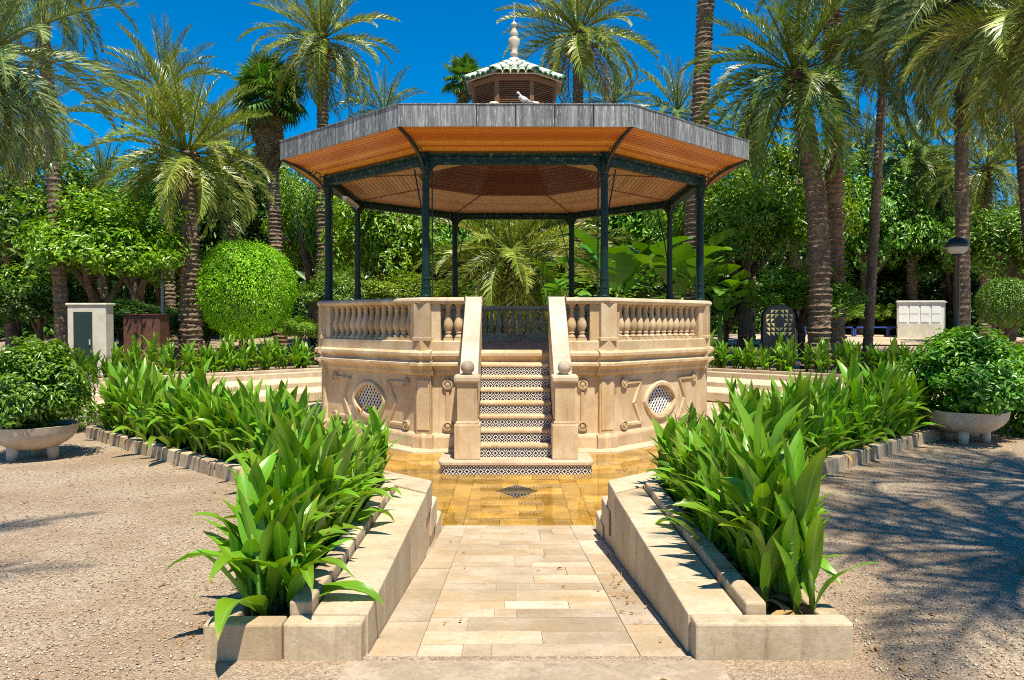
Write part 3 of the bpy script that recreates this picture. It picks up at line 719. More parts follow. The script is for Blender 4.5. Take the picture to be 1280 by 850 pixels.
# --- staircase
SW = .55
sb = MB()
prof = [(11.40, ZP), (13.4, ZP), (13.4, .98)] + []
st = MB(); st.box(-SW + .01, SW - .01, 12.2, 13.36, ZP, -.2)
stair = st.build('staircase', 'stone', BS, inv=BI)
RZ = 1.64/9
def rounded(x, y0, y1, r, n=6):
    pts = [(-x, y1), (-x, y0 + r)] + [(-x + r - r*math.cos(t_), y0 + r - r*math.sin(t_)) for t_ in np.linspace(0, math.pi/2, n)][1:]
    pts += [(x - r + r*math.sin(t_), y0 + r - r*math.cos(t_)) for t_ in np.linspace(0, math.pi/2, n)] + [(x, y1)]
    return pts[::-1]
m_ = MB(); m_.hexa(rounded(1.075, 11.205, 11.95, .12), ZP - .03, ZP + RZ - .06); m_.build('riser', 'riser_tile', stair)
m_ = MB(); m_.hexa(rounded(1.10, 11.18, 11.98, .13), ZP + RZ - .055, ZP + RZ); m_.build('tread', 'stone_pale', stair, bevel=.012)
for k in range(2, 10):
    y0 = 11.57 + (k - 2)*.25; zt = ZP + k*RZ
    m_ = MB(); m_.box(-SW, SW, y0 + .016, y0 + .32, zt - RZ - .002, zt - .055); m_.build('riser', 'riser_tile', stair)
    m_ = MB(); m_.box(-SW - .004, SW + .004, y0, y0 + .31 if k < 9 else y0 + .5, zt - .053, zt); m_.build('tread', 'stone', stair, bevel=.014)
for sg in S_:
    # stringer wall
    pr = [(11.70, ZP + .1), (13.42, ZP + .1), (13.42, 1.88), (13.22, 1.88), (11.70, .80)]
    m_ = MB(); n = len(pr); xs = sorted((sg*.56, sg*.83))
    m_.add([(x, y_, z_) for x in xs for y_, z_ in pr], [tuple(range(n)), tuple(range(n, 2*n))[::-1]] + [(k, (k+1) % n, n + (k+1) % n, n + k) for k in range(n)])
    m_.build('stringer_wall', 'stone', stair)
    pr = [(11.66, .78), (11.66, .84), (13.20, 1.935), (13.26, 2.012), (13.66, 2.012), (13.66, 1.90), (13.24, 1.875)]
    m_ = MB(); n = len(pr); xs = sorted((sg*.55, sg*.82))
    m_.add([(x, y_, z_) for x in xs for y_, z_ in pr], [tuple(range(n)), tuple(range(n, 2*n))[::-1]] + [(k, (k+1) % n, n + (k+1) % n, n + k) for k in range(n)])
    m_.build('stringer_coping', 'white_stone', stair, bevel=.018)
    m_ = MB(); xs = sorted((sg*.565, sg*.82)); m_.box(xs[0], xs[1], 13.425, 13.62, 1.05, 1.90); m_.build('stair_pier', 'stone', stair, bevel=.01)
    c = sg*.70
    zb = ZP + RZ
    m_ = MB(); m_.box(c - .185, c + .185, 11.36, 11.73, zb, zb + .50); nw = m_.build('newel_plinth', 'stone', stair, bevel=.014)
    m_ = MB(); m_.box(c - .145, c + .145, 11.40, 11.69, zb + .50, zb + 1.10); m_.build('newel_post', 'stone', stair, bevel=.01)
    m_ = MB(); m_.box(c - .165, c + .165, 11.38, 11.71, zb + .495, zb + .54); m_.build('newel_moulding', 'stone', stair, bevel=.015)
    m_ = MB(); m_.box(c - .19, c + .19, 11.355, 11.735, zb + 1.09, zb + 1.20); m_.build('newel_cap', 'stone_pale', stair, bevel=.03)
    m_ = MB(); m_.lathe([(.05, 0), (.05, .02)] + [(.10*math.sin(t_), .11 - .10*math.cos(t_)) for t_ in np.linspace(.5, math.pi - .05, 10)], (c, 11.56, zb + 1.195), 18); m_.build('ball_finial', 'concrete', stair, smooth=True)
# fluorescent batten under the beam of one side
lp = empty('light_batten', FA(180, 0, 3.5, 4.12)); li = Matrix.Translation(-Vector(FA(180, 0, 3.5, 4.12)))
m_ = MB(); fbox(m_, 180, -.65, .65, 3.42, 3.52, 4.11, 4.17); m_.build('housing', 'white', lp, inv=li)
m_ = MB(); m_.tube([FA(180, -.6, 3.47, 4.09), FA(180, .6, 3.47, 4.09)], .02, 8); m_.build('tube', 'lamp_glass', lp, inv=li)
tag(lp, 'white fluorescent light batten fixed below the bandstand beam', 'light')

# pigeon on the roof edge
def pigeon(x, y, z, rz, label):
    m_ = MB(); sp = [(-.02, .115, .012), (.0, .12, .035), (.03, .105, .055), (.08, .085, .066), (.14, .065, .058), (.19, .05, .035), (.24, .035, .028), (.30, .02, .026)]
    head = [(-.055, .205, .004), (-.045, .21, .018), (-.025, .212, .027), (-.005, .20, .027), (.01, .175, .03), (.025, .14, .042), (.05, .11, .052)]
    for path in (sp, head):
        m_.loft([[(cx_, r_*math.cos(t_*math.pi/5)*(1 if path is head or cx_ < .2 else 1.3), cz_ + r_*math.sin(t_*math.pi/5)*(1 if path is head or cx_ < .2 else .4)) for t_ in range(10)] for cx_, cz_, r_ in path])
    for s_ in S_: m_.tube([(.06, s_*.02, .05), (.055, s_*.022, 0)], .005, 5)
    o = m_.build('pigeon', 'pigeon', None, smooth=True); o.location = (x, y, z); o.rotation_euler = (0, 0, rz); o.scale = (.8, .8, .8)
    tag(o, label, 'pigeon')
pigeon(.06, CY - 4.43, 5.028, R(8), 'grey and white pigeon standing on the grey roof edge')

# ------------------------------------------------------------------ vegetation generators
def np_mesh(name, V, F, mat, smooth=False):
    me = bpy.data.meshes.new(name); V = np.asarray(V, dtype=np.float32); F = np.asarray(F, dtype=np.int32)
    nf, k = F.shape
    me.vertices.add(len(V)); me.vertices.foreach_set('co', V.ravel())
    me.loops.add(nf*k); me.loops.foreach_set('vertex_index', F.ravel())
    me.polygons.add(nf); me.polygons.foreach_set('loop_start', np.arange(0, nf*k, k, dtype=np.int32))
    me.materials.append(M[mat]); me.update(calc_edges=True); me.validate()
    if smooth: me.polygons.foreach_set('use_smooth', [True]*nf)
    return me
def leaves(pos, nrm, size, aspect, seed, fold=.25, droop=.2):
    """folded rhombic leaves at pos, facing nrm: 4 verts, 2 triangles each"""
    g = np.random.default_rng(seed); n = len(pos)
    nrm = nrm/np.maximum(np.linalg.norm(nrm, axis=1, keepdims=True), 1e-6)
    rv = g.normal(size=(n, 3)); rv[:, 2] -= droop*2
    t = rv - nrm*np.sum(rv*nrm, axis=1, keepdims=True); t /= np.maximum(np.linalg.norm(t, axis=1, keepdims=True), 1e-6)
    s = np.cross(nrm, t); L = size*(g.uniform(.65, 1.3, (n, 1)))
    base = pos - t*L*.5; tip = pos + t*L*.5 - nrm*L*.12
    lf = pos - t*L*.06 + s*L*aspect*.5 + nrm*L*fold*aspect; rt = pos - t*L*.06 - s*L*aspect*.5 + nrm*L*fold*aspect
    V = np.stack([base, rt, tip, lf], axis=1).reshape(-1, 3)
    i = np.arange(n)[:, None]*4
    F = np.concatenate([i + np.array([[0, 1, 2]]), i + np.array([[0, 2, 3]])], axis=1).reshape(-1, 3)
    return V, F
def crown_mesh(name, mat, seed, clumps=75, per=120, cr=.24, size=.085, aspect=.42, shell=(.30, 1.0), low=False):
    g = np.random.default_rng(seed); P_ = []; N_ = []; clumps = int(clumps*1.5)
    for c in range(clumps):
        d = g.normal(size=3); d /= np.linalg.norm(d)
        if d[2] < -.35 and not low: d[2] *= -.6
        cc = d*g.uniform(*shell)*(1 + .12*math.sin(5*d[0] + seed) + .10*math.sin(7*d[2] + 2*seed)); r_ = cr*g.uniform(.6, 1.3); m = int(per*g.uniform(.6, 1.35))
        q = g.normal(size=(m, 3)); q /= np.linalg.norm(q, axis=1, keepdims=True)
        rad = r_*g.uniform(.35, 1.0, (m, 1))**.5
        p = cc + q*rad*np.array([1, 1, .8]); P_.append(p)
        N_.append(q*.6 + d*.6 + np.array([0, 0, .75]) + g.normal(size=(m, 3))*.45)
    V, F = leaves(np.concatenate(P_), np.concatenate(N_), size, aspect, seed)
    return np_mesh(name, V, F, mat)
CROWN = {
 'bright': crown_mesh('crown', 'leaf_bright', 11, 90, 130, .25, .085, .40),
 'bright2': crown_mesh('crown', 'leaf_bright', 12, 90, 150, .24, .070, .34),
 'mid': crown_mesh('crown', 'leaf_mid', 13, 90, 150, .25, .070, .45),
 'mid2': crown_mesh('crown', 'leaf_mid', 14, 80, 130, .27, .080, .42),
 'dark': crown_mesh('crown', 'leaf_dark', 15, 90, 130, .27, .080, .48),
 'dark2': crown_mesh('crown', 'leaf_dark', 16, 90, 140, .26, .070, .5),
}
def trunk_mesh(name, H, r, seed, mat='bark', limbs=6, reach=.33):
    g = random.Random(seed); m_ = MB(); pts = []; x = y = 0
    for k in range(7):
        t_ = k/6; pts.append((x, y, H*t_)); x += g.uniform(-.06, .06)*H*.4; y += g.uniform(-.06, .06)*H*.4
    m_.tube(pts, [r*(1.25 if k == 0 else 1 - .45*k/6) for k in range(7)], 9)
    top = Vector(pts[-1])
    for k in range(limbs):
        a = 6.283*k/limbs + g.uniform(-.4, .4); s_ = Vector(pts[g.choice([3, 4, 5, 6])]); e = top + Vector((math.cos(a)*H*reach, math.sin(a)*H*reach, H*g.uniform(.0, .25)))
        m_.tube([s_, s_.lerp(e, .5) + Vector((0, 0, -.04*H)), e], [r*.5, r*.34, r*.1], 6)
    return m_.mesh(name, mat, True)
TRUNKS = [trunk_mesh('trunk', 1.0, .07, 31 + k) for k in range(4)]
tree_n = [0]
def tree(px, py, d, rx, rz, kind, label, group=None, name='tree', zb=0.0, cat='tree'):
    c = P(px, py, d); rx = rx/1000*d*1.06; rz = rz/1000*d*1.04
    root = empty(name, (c.x, c.y, zb), rng.uniform(0, 6.28))
    cr = link('crown', CROWN[kind], root); cr.location = (0, 0, c.z - zb); cr.scale = (rx, rx, rz)
    tr = link('trunk', TRUNKS[tree_n[0] % 4], root); h_ = max(.4, c.z - zb); k_ = max(h_, .8); tr.scale = (k_, k_, h_)
    tree_n[0] += 1
    tag(root, label, cat, group); return root

# ---- palms
def frond_mesh(name, mat, droop, n=60, wid=.0100, ll=.175, seed=0, vee=.35, hang=.12, power=1.3):
    g = random.Random(seed); V = []; F = []
    K = 16; pts = []; x = z = 0.0; tans = []
    for k in range(K + 1):
        s = k/K; th = -droop*s**power; tans.append((math.cos(th), math.sin(th))); pts.append((x, z)); x += math.cos(th)/K; z += math.sin(th)/K
    def at(s):
        f = s*K; i = min(int(f), K - 1); t_ = f - i
        return (pts[i][0]*(1-t_) + pts[i+1][0]*t_, pts[i][1]*(1-t_) + pts[i+1][1]*t_), tans[i]
    # rachis: three sided
    for k in range(K + 1):
        r_ = .014*(1 - k/K)**1.2 + .0022; tx, tz = tans[k]
        V += [(pts[k][0] - tz*r_*.6, 0, pts[k][1] + tx*r_*.6), (pts[k][0], r_, pts[k][1]), (pts[k][0], -r_, pts[k][1])]
        if k:
            a = 3*(k-1); c = 3*k
            for i, j in ((0, 1), (1, 2), (2, 0)): F += [(a+i, a+j, c+j), (a+i, c+j, c+i)]
    for i in range(n):
        s = .14 + .86*(i + .5)/n
        (px, pz), (tx, tz) = at(s)
        l_ = ll*(math.sin(math.pi*min(1, (s*.86 + .16)))**.55)*g.uniform(.85, 1.1)
        if s < .25: l_ *= .55 + 1.8*(s - .14)
        fw = R(58 - 36*s + g.uniform(-12, 12))
        for sd_ in (1, -1):
            up = vee*g.uniform(.1, 1.7)*(1 - .35*s)
            T_ = Vector((tx, 0, tz)); N_ = Vector((-tz, 0, tx)); B_ = Vector((0, sd_, 0))
            d0 = (T_*math.cos(fw) + B_*math.sin(fw) + N_*up).normalized()
            d1 = (d0 + Vector((0, 0, -hang*4*g.uniform(.5, 1.4)))).normalized()
            w_ = Vector((tx, 0, tz))*wid*.5 - N_*wid*.22
            p0 = Vector((px, 0, pz)); p1 = p0 + d0*l_*.5; p2 = p1 + d1*l_*.5
            o = len(V); V += [p0 - w_*.6, p0 + w_*.6, p1 + w_, p1 - w_, p2]
            F += [(o, o+1, o+2), (o, o+2, o+3), (o+3, o+2, o+4)]
    return np_mesh(name, [tuple(v) for v in V], F, mat)
FR = {}
for key, mat in (('g', 'palm'), ('y', 'palm_yellow'), ('s', 'palm_grey'), ('d', 'dead_leaf')):
    FR[key] = [frond_mesh('frond', mat, dr, seed=40 + i, vee=ve, hang=hg, power=pw) for i, (dr, ve, hg, pw) in enumerate(((.42, .55, .03, 1.7), (.85, .5, .05, 1.7), (1.3, .42, .07, 1.6), (1.6, .36, .10, 1.4)))]
def palm_trunk(name, p0, p1, r0, r1, mat, seed, bend=0.0, boots=False):
    g = random.Random(seed); m_ = MB(); L_ = (Vector(p1) - Vector(p0)).length; n = max(10, int(L_/.16)); seg = 12; rings = []
    for k in range(n*2 + 1):
        t_ = k/(n*2); p = Vector(p0).lerp(Vector(p1), t_); p.x += bend*math.sin(math.pi*t_)
        r_ = r0*(1 - t_) + r1*t_; r_ *= (1.10 if k % 2 else .93) if not boots else (1.22 if k % 2 else .86)
        r_ *= g.uniform(.93, 1.07)
        if t_ > .94: r_ *= 1.25
        if t_ < .05: r_ *= 1.2
        rings.append([(p.x + math.cos(6.283*i/seg + .26*(k % 4))*r_*g.uniform(.93, 1.08), p.y + math.sin(6.283*i/seg + .26*(k % 4))*r_*g.uniform(.93, 1.08), p.z + g.uniform(-.02, .02)) for i in range(seg)])
    m_.loft(rings); return m_.mesh(name, mat)
fm = MB(); gf = random.Random(5)
for k in range(90):
    a = gf.uniform(0, 6.283); t_ = gf.random(); r_ = .16*math.sin(math.pi*min(.95, t_ + .1))*gf.uniform(.5, 1); x, y_, z_ = math.cos(a)*r_, math.sin(a)*r_, -.75*t_ - .25
    s_ = .028; fm.add([(x + s_, y_, z_), (x - s_, y_, z_), (x, y_ + s_, z_), (x, y_ - s_, z_), (x, y_, z_ + s_*1.4), (x, y_, z_ - s_*1.4)], [(0, 2, 4), (2, 1, 4), (1, 3, 4), (3, 0, 4), (2, 0, 5), (1, 2, 5), (3, 1, 5), (0, 3, 5)])
FRUIT = fm.mesh('fruit_cluster', 'fruit')
def palm(px, py, d, base_px, L, n, tone, label, r=.24, bend=0.0, fruit=0, mat='palm_bark', boots=False, dead=0, zb=0.0, lo=-50, hi=84, seed=0, crown=True, group='date palms around the bandstand', xyz=None):
    n = int(n*1.25); g = random.Random(seed*13 + int(px)); c = xyz[0] if xyz else P(px, py, d)
    b0 = xyz[1] if xyz else Vector((EYE[0] + (base_px - 637.4)/1000*d, d, zb))
    root = empty('palm_tree', b0)
    tm_ = palm_trunk('trunk', (0, 0, -.05), c - b0, r*1.12, r*.85, mat, seed, bend, boots); link('trunk', tm_, root)
    top = c - b0
    for i in range(n):
        f = (i + .5)/n; e = hi + (lo - hi)*f**.85 + g.uniform(-8, 8); az = i*2.39996 + g.uniform(-.25, .25)
        v = 0 if e > 55 else 1 if e > 25 else 2 if e > -15 else 3
        if g.random() < .25: v = max(0, v - 1)
        me = FR['d' if (dead and i >= n - dead) else tone][v]
        o = link('frond', me, root); o.location = top + Vector((math.cos(az)*.12, math.sin(az)*.12, .15 - .35*f))
        o.rotation_euler = Euler((g.uniform(-.5, .5), -R(e), az), 'XYZ'); s_ = L*g.uniform(.85, 1.1)*(.86 if e > 65 else 1); o.scale = (s_, s_, s_)
    for k in range(fruit):
        o = link('fruit_cluster', FRUIT, root); a = 6.283*k/fruit + .9; o.location = top + Vector((math.cos(a)*.4, math.sin(a)*.4, -.1)); o.rotation_euler = (g.uniform(-.2, .2), g.uniform(-.2, .2), 0); o.scale = (1.2, 1.2, 1.2)
    tag(root, label, 'palm tree', group); return root
# fan palms
def fan_mesh(name, mat, seed, droop=.3):
    g = random.Random(seed); V = []; F = []
    V += [(0, .012, 0), (0, -.012, 0), (.5, .008, .0), (.5, -.008, .0)]; F += [(0, 1, 3), (0, 3, 2)]
    for k in range(30):
        a = R(-150 + 300*k/29); l_ = .55*g.uniform(.9, 1.08)*(1 if abs(a) < 1.8 else .8); d = Vector((math.cos(a), math.sin(a), .12)); s_ = Vector((-math.sin(a), math.cos(a), 0))*.026
        p0 = Vector((.5, 0, 0)); p1 = p0 + d*l_*.55; p2 = p1 + (d + Vector((0, 0, -droop*g.uniform(.6, 2.2)))).normalized()*l_*.45
        o = len(V); V += [p0, p1 - s_ + Vector((0, 0, .02)), p1 + Vector((0, 0, -.012)), p1 + s_ + Vector((0, 0, .02)), p2]
        F += [(o, o+1, o+2), (o, o+2, o+3), (o+1, o+4, o+2), (o+2, o+4, o+3)]
    return np_mesh(name, [tuple(v) for v in V], F, mat)
FAN = [fan_mesh('fan_leaf', 'fan', 60 + k, .3 + .3*k) for k in range(3)]; FAND = fan_mesh('fan_leaf', 'dead_leaf', 66, 1.2)
def fan_palm(px, py, d, base_px, L, n, label, r=.24, skirt=26, zb=0.0, seed=0):
    g = random.Random(seed); c = P(px, py, d); b0 = Vector((EYE[0] + (base_px - 637.4)/1000*d, d, zb)); root = empty('fan_palm', b0); top = c - b0
    link('trunk', palm_trunk('trunk', (0, 0, -.05), top, r*1.1, r*.9, 'palm_bark', seed), root)
    for i in range(n + skirt):
        dead = i >= n; f = (i + .5)/n if not dead else 0; e = 80 - 125*f if not dead else g.uniform(-88, -62); az = i*2.39996
        o = link('fan_leaf', FAND if dead else FAN[min(2, int(f*3))], root); o.location = top + Vector((0, 0, -.2*f if not dead else -.3 - 1.6*(i - n)/skirt))
        o.rotation_euler = Euler((g.uniform(-.4, .4), -R(e), az), 'XYZ'); s_ = L*g.uniform(.85, 1.1)*(.8 if dead else 1); o.scale = (s_, s_, s_)
    tag(root, label, 'palm tree'); return root

palm(-8, 66, 16, -60, 2.9, 54, 's', 'grey green drooping palm arching over the glossy leaved tree', r=.22, seed=1, lo=-70)
palm(58, -18, 24, 82, 2.7, 40, 'g', 'very tall slim palm whose bare trunk rises behind the drooping grey palm', r=.19, seed=2)
palm(207, 112, 34, 216, 3.0, 34, 's', 'upright tufted palm just behind the orange fruited palm', r=.2, seed=3, lo=-25)
palm(236, 192, 26, 240, 3.5, 50, 'y', 'broad yellow green palm with orange fruit beside the clipped ball', r=.34, fruit=6, seed=4, lo=-40)
fan_palm(338, 122, 33, 352, 1.75, 44, 'shaggy fan palm with a brown skirt of dead leaves', r=.26, seed=5, skirt=40)
palm(405, 52, 32, 405, 3.3, 54, 'y', 'tall full crowned palm beside the shaggy fan palm', r=.24, seed=6, lo=-62, fruit=3)
palm(722, 42, 34, 722, 3.7, 50, 'y', 'tall palm with hanging fruit bunches rising behind the roof lantern', r=.25, seed=7, lo=-50, fruit=7, dead=4)
fan_palm(580, 100, 50, 580, 1.6, 30, 'small distant fan palm showing beside the roof lantern', r=.22, seed=8, skirt=12)
palm(766, 128, 46, 766, 2.6, 30, 's', 'short distant palm tuft just above the roof edge below the fruiting palm', r=.22, seed=9, lo=-20)
palm(846, 140, 42, 846, 3.0, 34, 's', 'distant palm tuft in front of the very tall bare trunk', r=.22, seed=10, lo=-25)
palm(892, -230, 28, 858, 3.2, 13, 'g', 'very tall bare trunked palm leaning beside the bandstand roof', r=.30, seed=11)
palm(992, 92, 24, 1022, 3.5, 58, 'g', 'dark trunked palm with a wide arching crown behind the tiled plaque', r=.30, bend=.35, seed=12, lo=-55, zb=.1)
palm(1032, -200, 25.5, 1046, 3.2, 14, 'g', 'rough reddish brown palm trunk standing next to the dark trunked palm', r=.26, mat='palm_bark_red', boots=True, seed=13, zb=.1)
palm(1196, -22, 22.5, 1206, 4.7, 56, 's', 'large near palm with long fronds hanging above the lamp post', r=.18, seed=14, lo=-72)
palm(1290, 20, 18, 1312, 3.3, 46, 'y', 'yellowish palm standing just past the large hanging palm', r=.2, seed=15, lo=-65)
palm(1137, 196, 45, 1142, 3.8, 46, 'g', 'slim palm standing behind the white kiosk', r=.27, seed=16, lo=-45)
palm(1232, 210, 42, 1232, 3.4, 44, 'y', 'full distant palm behind the lamp post with pale hanging fronds', r=.26, seed=17, lo=-60)
palm(1275, 175, 46, 1275, 3.2, 40, 's', 'distant palm beyond the clipped dome bush', r=.24, seed=18, lo=-50)
palm(1080, 190, 46, 1080, 3.0, 40, 's', 'distant palm between the brown trunk and the kiosk palm', r=.24, seed=19, lo=-45)
palm(1178, 230, 50, 1178, 3.0, 40, 'y', 'far palm low behind the white kiosk', r=.24, seed=20, lo=-50)
palm(640, 318, 29, 640, 3.7, 62, 'y', 'low spreading palm seen through the bandstand', r=.32, seed=21, lo=-62)
palm(716, 300, 35, 716, 3.4, 44, 'y', 'second low palm behind the bandstand beside the banana plants', r=.28, seed=22, lo=-50)
palm(482, 142, 42, 482, 2.8, 36, 's', 'distant palm tuft beside the tall full crowned palm', r=.22, seed=23, lo=-50)
palm(290, 200, 40, 290, 2.8, 34, 's', 'far blue green palm between the orange fruited palm and the fan palm', r=.22, seed=24, lo=-40)
palm(1108, -48, 27, 1084, 4.9, 52, 'g', 'tall palm with very long fronds hanging between the brown trunk and the lamp post palm', r=.15, seed=31, lo=-75)
palm(1262, 36, 28, 1302, 4.2, 52, 's', 'tall grey green palm behind the yellowish palm', r=.22, seed=32, lo=-60)
palm(938, 168, 40, 938, 3.0, 40, 'g', 'palm half hidden behind the bright leaved tree by the plaque', r=.24, seed=33, lo=-50)
palm(18, 165, 30, 18, 3.2, 46, 'y', 'palm behind the drooping grey palm above the leafy tree', r=.24, seed=34, lo=-55)
palm(130, 235, 40, 130, 3.0, 40, 'g', 'distant palm between the tall slim trunk and the orange fruited palm', r=.24, seed=35, lo=-45)
# palms beside the camera whose shadows cross the gravel
palm(0, 0, 0, 0, 3.2, 28, 'g', 'palm standing on the gravel that throws the broad frond shadow', r=.22, seed=25, lo=-45, xyz=(Vector((5.0, 2.0, 8.6)), Vector((5.2, 1.6, 0))))
palm(0, 0, 0, 0, 3.1, 28, 'g', 'palm whose frond tips shade the gravel by the bowl planter', r=.22, seed=26, lo=-40, xyz=(Vector((-4.2, .75, 9.0)), Vector((-4.9, .2, 0))))

palm(0, 0, 0, 0, 3.5, 26, 's', 'palm beside the gravel whose crown shades the ground by the bowl planter', r=.22, seed=27, lo=-50, xyz=(Vector((6.9, 3.9, 9.4)), Vector((7.6, 3.4, 0))))
# ---- broad-leaved trees
tree(128, 322, 25, 90, 76, 'bright', 'low glossy leaved tree in front of the white cabinet', zb=0)
tree(20, 290, 29, 105, 110, 'mid', 'tall leafy tree behind the drooping grey palm')
tree(150, 405, 30, 70, 34, 'dark', 'dark low shrub behind the rusty metal box', name='shrub', cat='shrub')
tree(52, 385, 27, 70, 50, 'dark', 'low dark shrub behind the bowl planter next to the white cabinet', name='shrub', cat='shrub')
tree(205, 325, 42, 90, 120, 'dark2', 'dark tree behind the light pole')
tree(290, 300, 43, 90, 120, 'dark', 'dark tree behind the clipped ball bush')
tree(170, 300, 36, 60, 85, 'mid2', 'slender leafy tree between the pole and the glossy leaved tree')
tree(392, 300, 38, 52, 105, 'bright2', 'narrow bright tree between the ball bush and the bandstand column')
tree(480, 305, 31, 72, 80, 'bright', 'bright drooping leaved tree seen through the bandstand arch')
tree(425, 372, 28, 46, 38, 'mid', 'rounded shrub beside the bandstand balustrade', name='shrub', cat='shrub')
tree(495, 372, 29, 60, 34, 'bright2', 'low lime shrub behind the bandstand balustrade', name='shrub', cat='shrub')
tree(375, 415, 27, 28, 20, 'bright2', 'small bright bush on top of the low stone wall', name='shrub', cat='shrub')
tree(545, 300, 39, 60, 80, 'mid', 'leafy tree behind the low spreading palm beside the drooping leaved tree')
tree(655, 275, 50, 130, 90, 'mid2', 'broad leafy tree far behind the middle of the bandstand')
tree(590, 310, 46, 110, 95, 'dark2', 'dark tree behind the low spreading palm')
tree(780, 300, 44, 110, 110, 'mid2', 'leafy tree behind the banana plants')
tree(862, 290, 34, 56, 95, 'bright2', 'leafy tree beside the leaning bare palm trunk')
tree(935, 300, 29, 92, 100, 'bright2', 'large bright leaved tree behind the tiled plaque')
tree(985, 270, 36, 70, 95, 'bright', 'tall bright leaved tree behind the two thick palm trunks')
tree(1005, 375, 26, 62, 42, 'bright', 'bright bush growing round the dark palm trunk', name='shrub', cat='shrub')
tree(905, 385, 30, 40, 40, 'dark', 'dark bush beneath the large bright leaved tree', name='shrub', cat='shrub')
tree(1090, 300, 46, 75, 110, 'mid', 'leafy tree behind the row of blue rails')
tree(1185, 325, 46, 80, 80, 'dark2', 'dark tree behind the white kiosk')
tree(1262, 320, 37, 70, 75, 'mid2', 'leafy tree behind the clipped dome bush')
tree(1080, 380, 48, 70, 50, 'dark', 'dark bush behind the blue rails', name='shrub', cat='shrub')
tree(700, 380, 36, 150, 50, 'mid', 'wide green shrub behind the bandstand', name='shrub', cat='shrub')
tree(260, 410, 31, 70, 32, 'dark2', 'dark shrub under the clipped ball bush', name='shrub', cat='shrub')
# far wood closing the gaps between the trunks
g = np.random.default_rng(90); n = 60000
ang = g.uniform(-.85, .85, n); dist = g.uniform(56, 74, n); hgt = g.uniform(0, 1, n)**.8*(9.0 + 2.0*np.sin(ang*17) + 1.4*np.sin(ang*41 + 1))
pos = np.stack([np.sin(ang)*dist, np.cos(ang)*dist, .5 + hgt], axis=1)
V, F = leaves(pos, np.stack([-np.sin(ang)*.4, -np.cos(ang)*.4 - .2, np.full(n, .8)], axis=1) + g.normal(size=(n, 3))*.6, .85, .55, 91)
fw = link('far_wood', np_mesh('far_wood', V, F, 'leaf_dark')); tag(fw, 'mass of distant dark park trees', 'wood', kind='stuff')

n = 44000; ang = g.uniform(-.80, .80, n); dist = g.uniform(47, 54, n); hgt = g.random(n)**.9*(2.6 + 1.0*np.sin(ang*23) + .6*np.sin(ang*57 + 2))
keep_ = ~((ang > .26) & (ang < .62) & (dist < 50)); ang, dist, hgt = ang[keep_], dist[keep_], hgt[keep_]; n = len(ang)
V, F = leaves(np.stack([np.sin(ang)*dist, np.cos(ang)*dist, .8 + hgt], axis=1), np.stack([-np.sin(ang)*.5, -np.cos(ang)*.5, np.full(n, .8)], axis=1) + g.normal(size=(n, 3))*.6, .42, .5, 92)
tag(link('undergrowth', np_mesh('undergrowth', V, F, 'leaf_dark')), 'dark undergrowth below the distant park trees', 'undergrowth', kind='stuff')

# ---- clipped balls
def ball_mesh(name, n, size, seed, mat):
    g = np.random.default_rng(seed); q = g.normal(size=(n, 3)); q /= np.linalg.norm(q, axis=1, keepdims=True)
    lump = .022*np.sin(6*q[:, :1] + 4*q[:, 2:]) + .018*np.sin(13*q[:, 1:2] + 9*q[:, 2:] + 1) + .014*np.sin(21*q[:, :1] - 17*q[:, 1:2])
    rad = (1 - .12*g.random((n, 1))**1.3)*(1 + lump + .014*g.normal(size=(n, 1))) + .05*(g.random((n, 1)) < .02)
    V, F = leaves(q*rad, q + g.normal(size=(n, 3))*.75 + np.array([0, 0, .3]), size, .55, seed)
    return np_mesh(name, V, F, mat)
BALL = ball_mesh('crown', 19000, .052, 70, 'topiary')
def topiary(px, py, d, r_px, label, zs=1.0, mesh=BALL):
    c = P(px, py, d); r_ = r_px/1000*d; root = empty('clipped_bush', (c.x, c.y, 0))
    cr = link('crown', mesh, root); cr.location = (0, 0, c.z); cr.scale = (r_, r_, r_*zs)
    tr = link('trunk', TRUNKS[1], root); tr.scale = (c.z, c.z, c.z*.8); tag(root, label, 'topiary bush'); return root
topiary(307, 362, 27, 64, 'lime green bush clipped into a large ball', .97)
topiary(1258, 378, 28, 34, 'small clipped dome bush beyond the lamp post', .95, ball_mesh('crown', 9000, .075, 71, 'leaf_mid'))

# ---- bananas
def banana_leaf(seed, droop):
    g = random.Random(seed); V = []; F = []; K = 22; x = z = 0.0
    for k in range(K + 1):
        s = k/K; th = 1.25 - droop*s**1.2
        w_ = 0 if s < .14 else .20*math.sin(math.pi*min(1, ((s - .14)/.86)*.93 + .05))**.6
        jl, jr = g.uniform(.85, 1.05), g.uniform(.85, 1.05); c_, s__ = math.cos(th), math.sin(th)
        up = .35
        V += [(x - s__*w_*up, w_*jl, z + c_*w_*up), (x, 0, z), (x - s__*w_*up, -w_*jr, z + c_*w_*up)]
        if k:
            a = 3*(k-1); b_ = 3*k
            if not (g.random() < .24): F += [(a, a+1, b_+1), (a, b_+1, b_)]
            if not (g.random() < .24): F += [(a+1, a+2, b_+2), (a+1, b_+2, b_+1)]
        x += c_/K; z += s__/K
    return np_mesh('leaf', V, F, 'banana', True)
BAN = [banana_leaf(80 + k, dr) for k, dr in enumerate((.9, 1.7, 2.3, 1.3))]
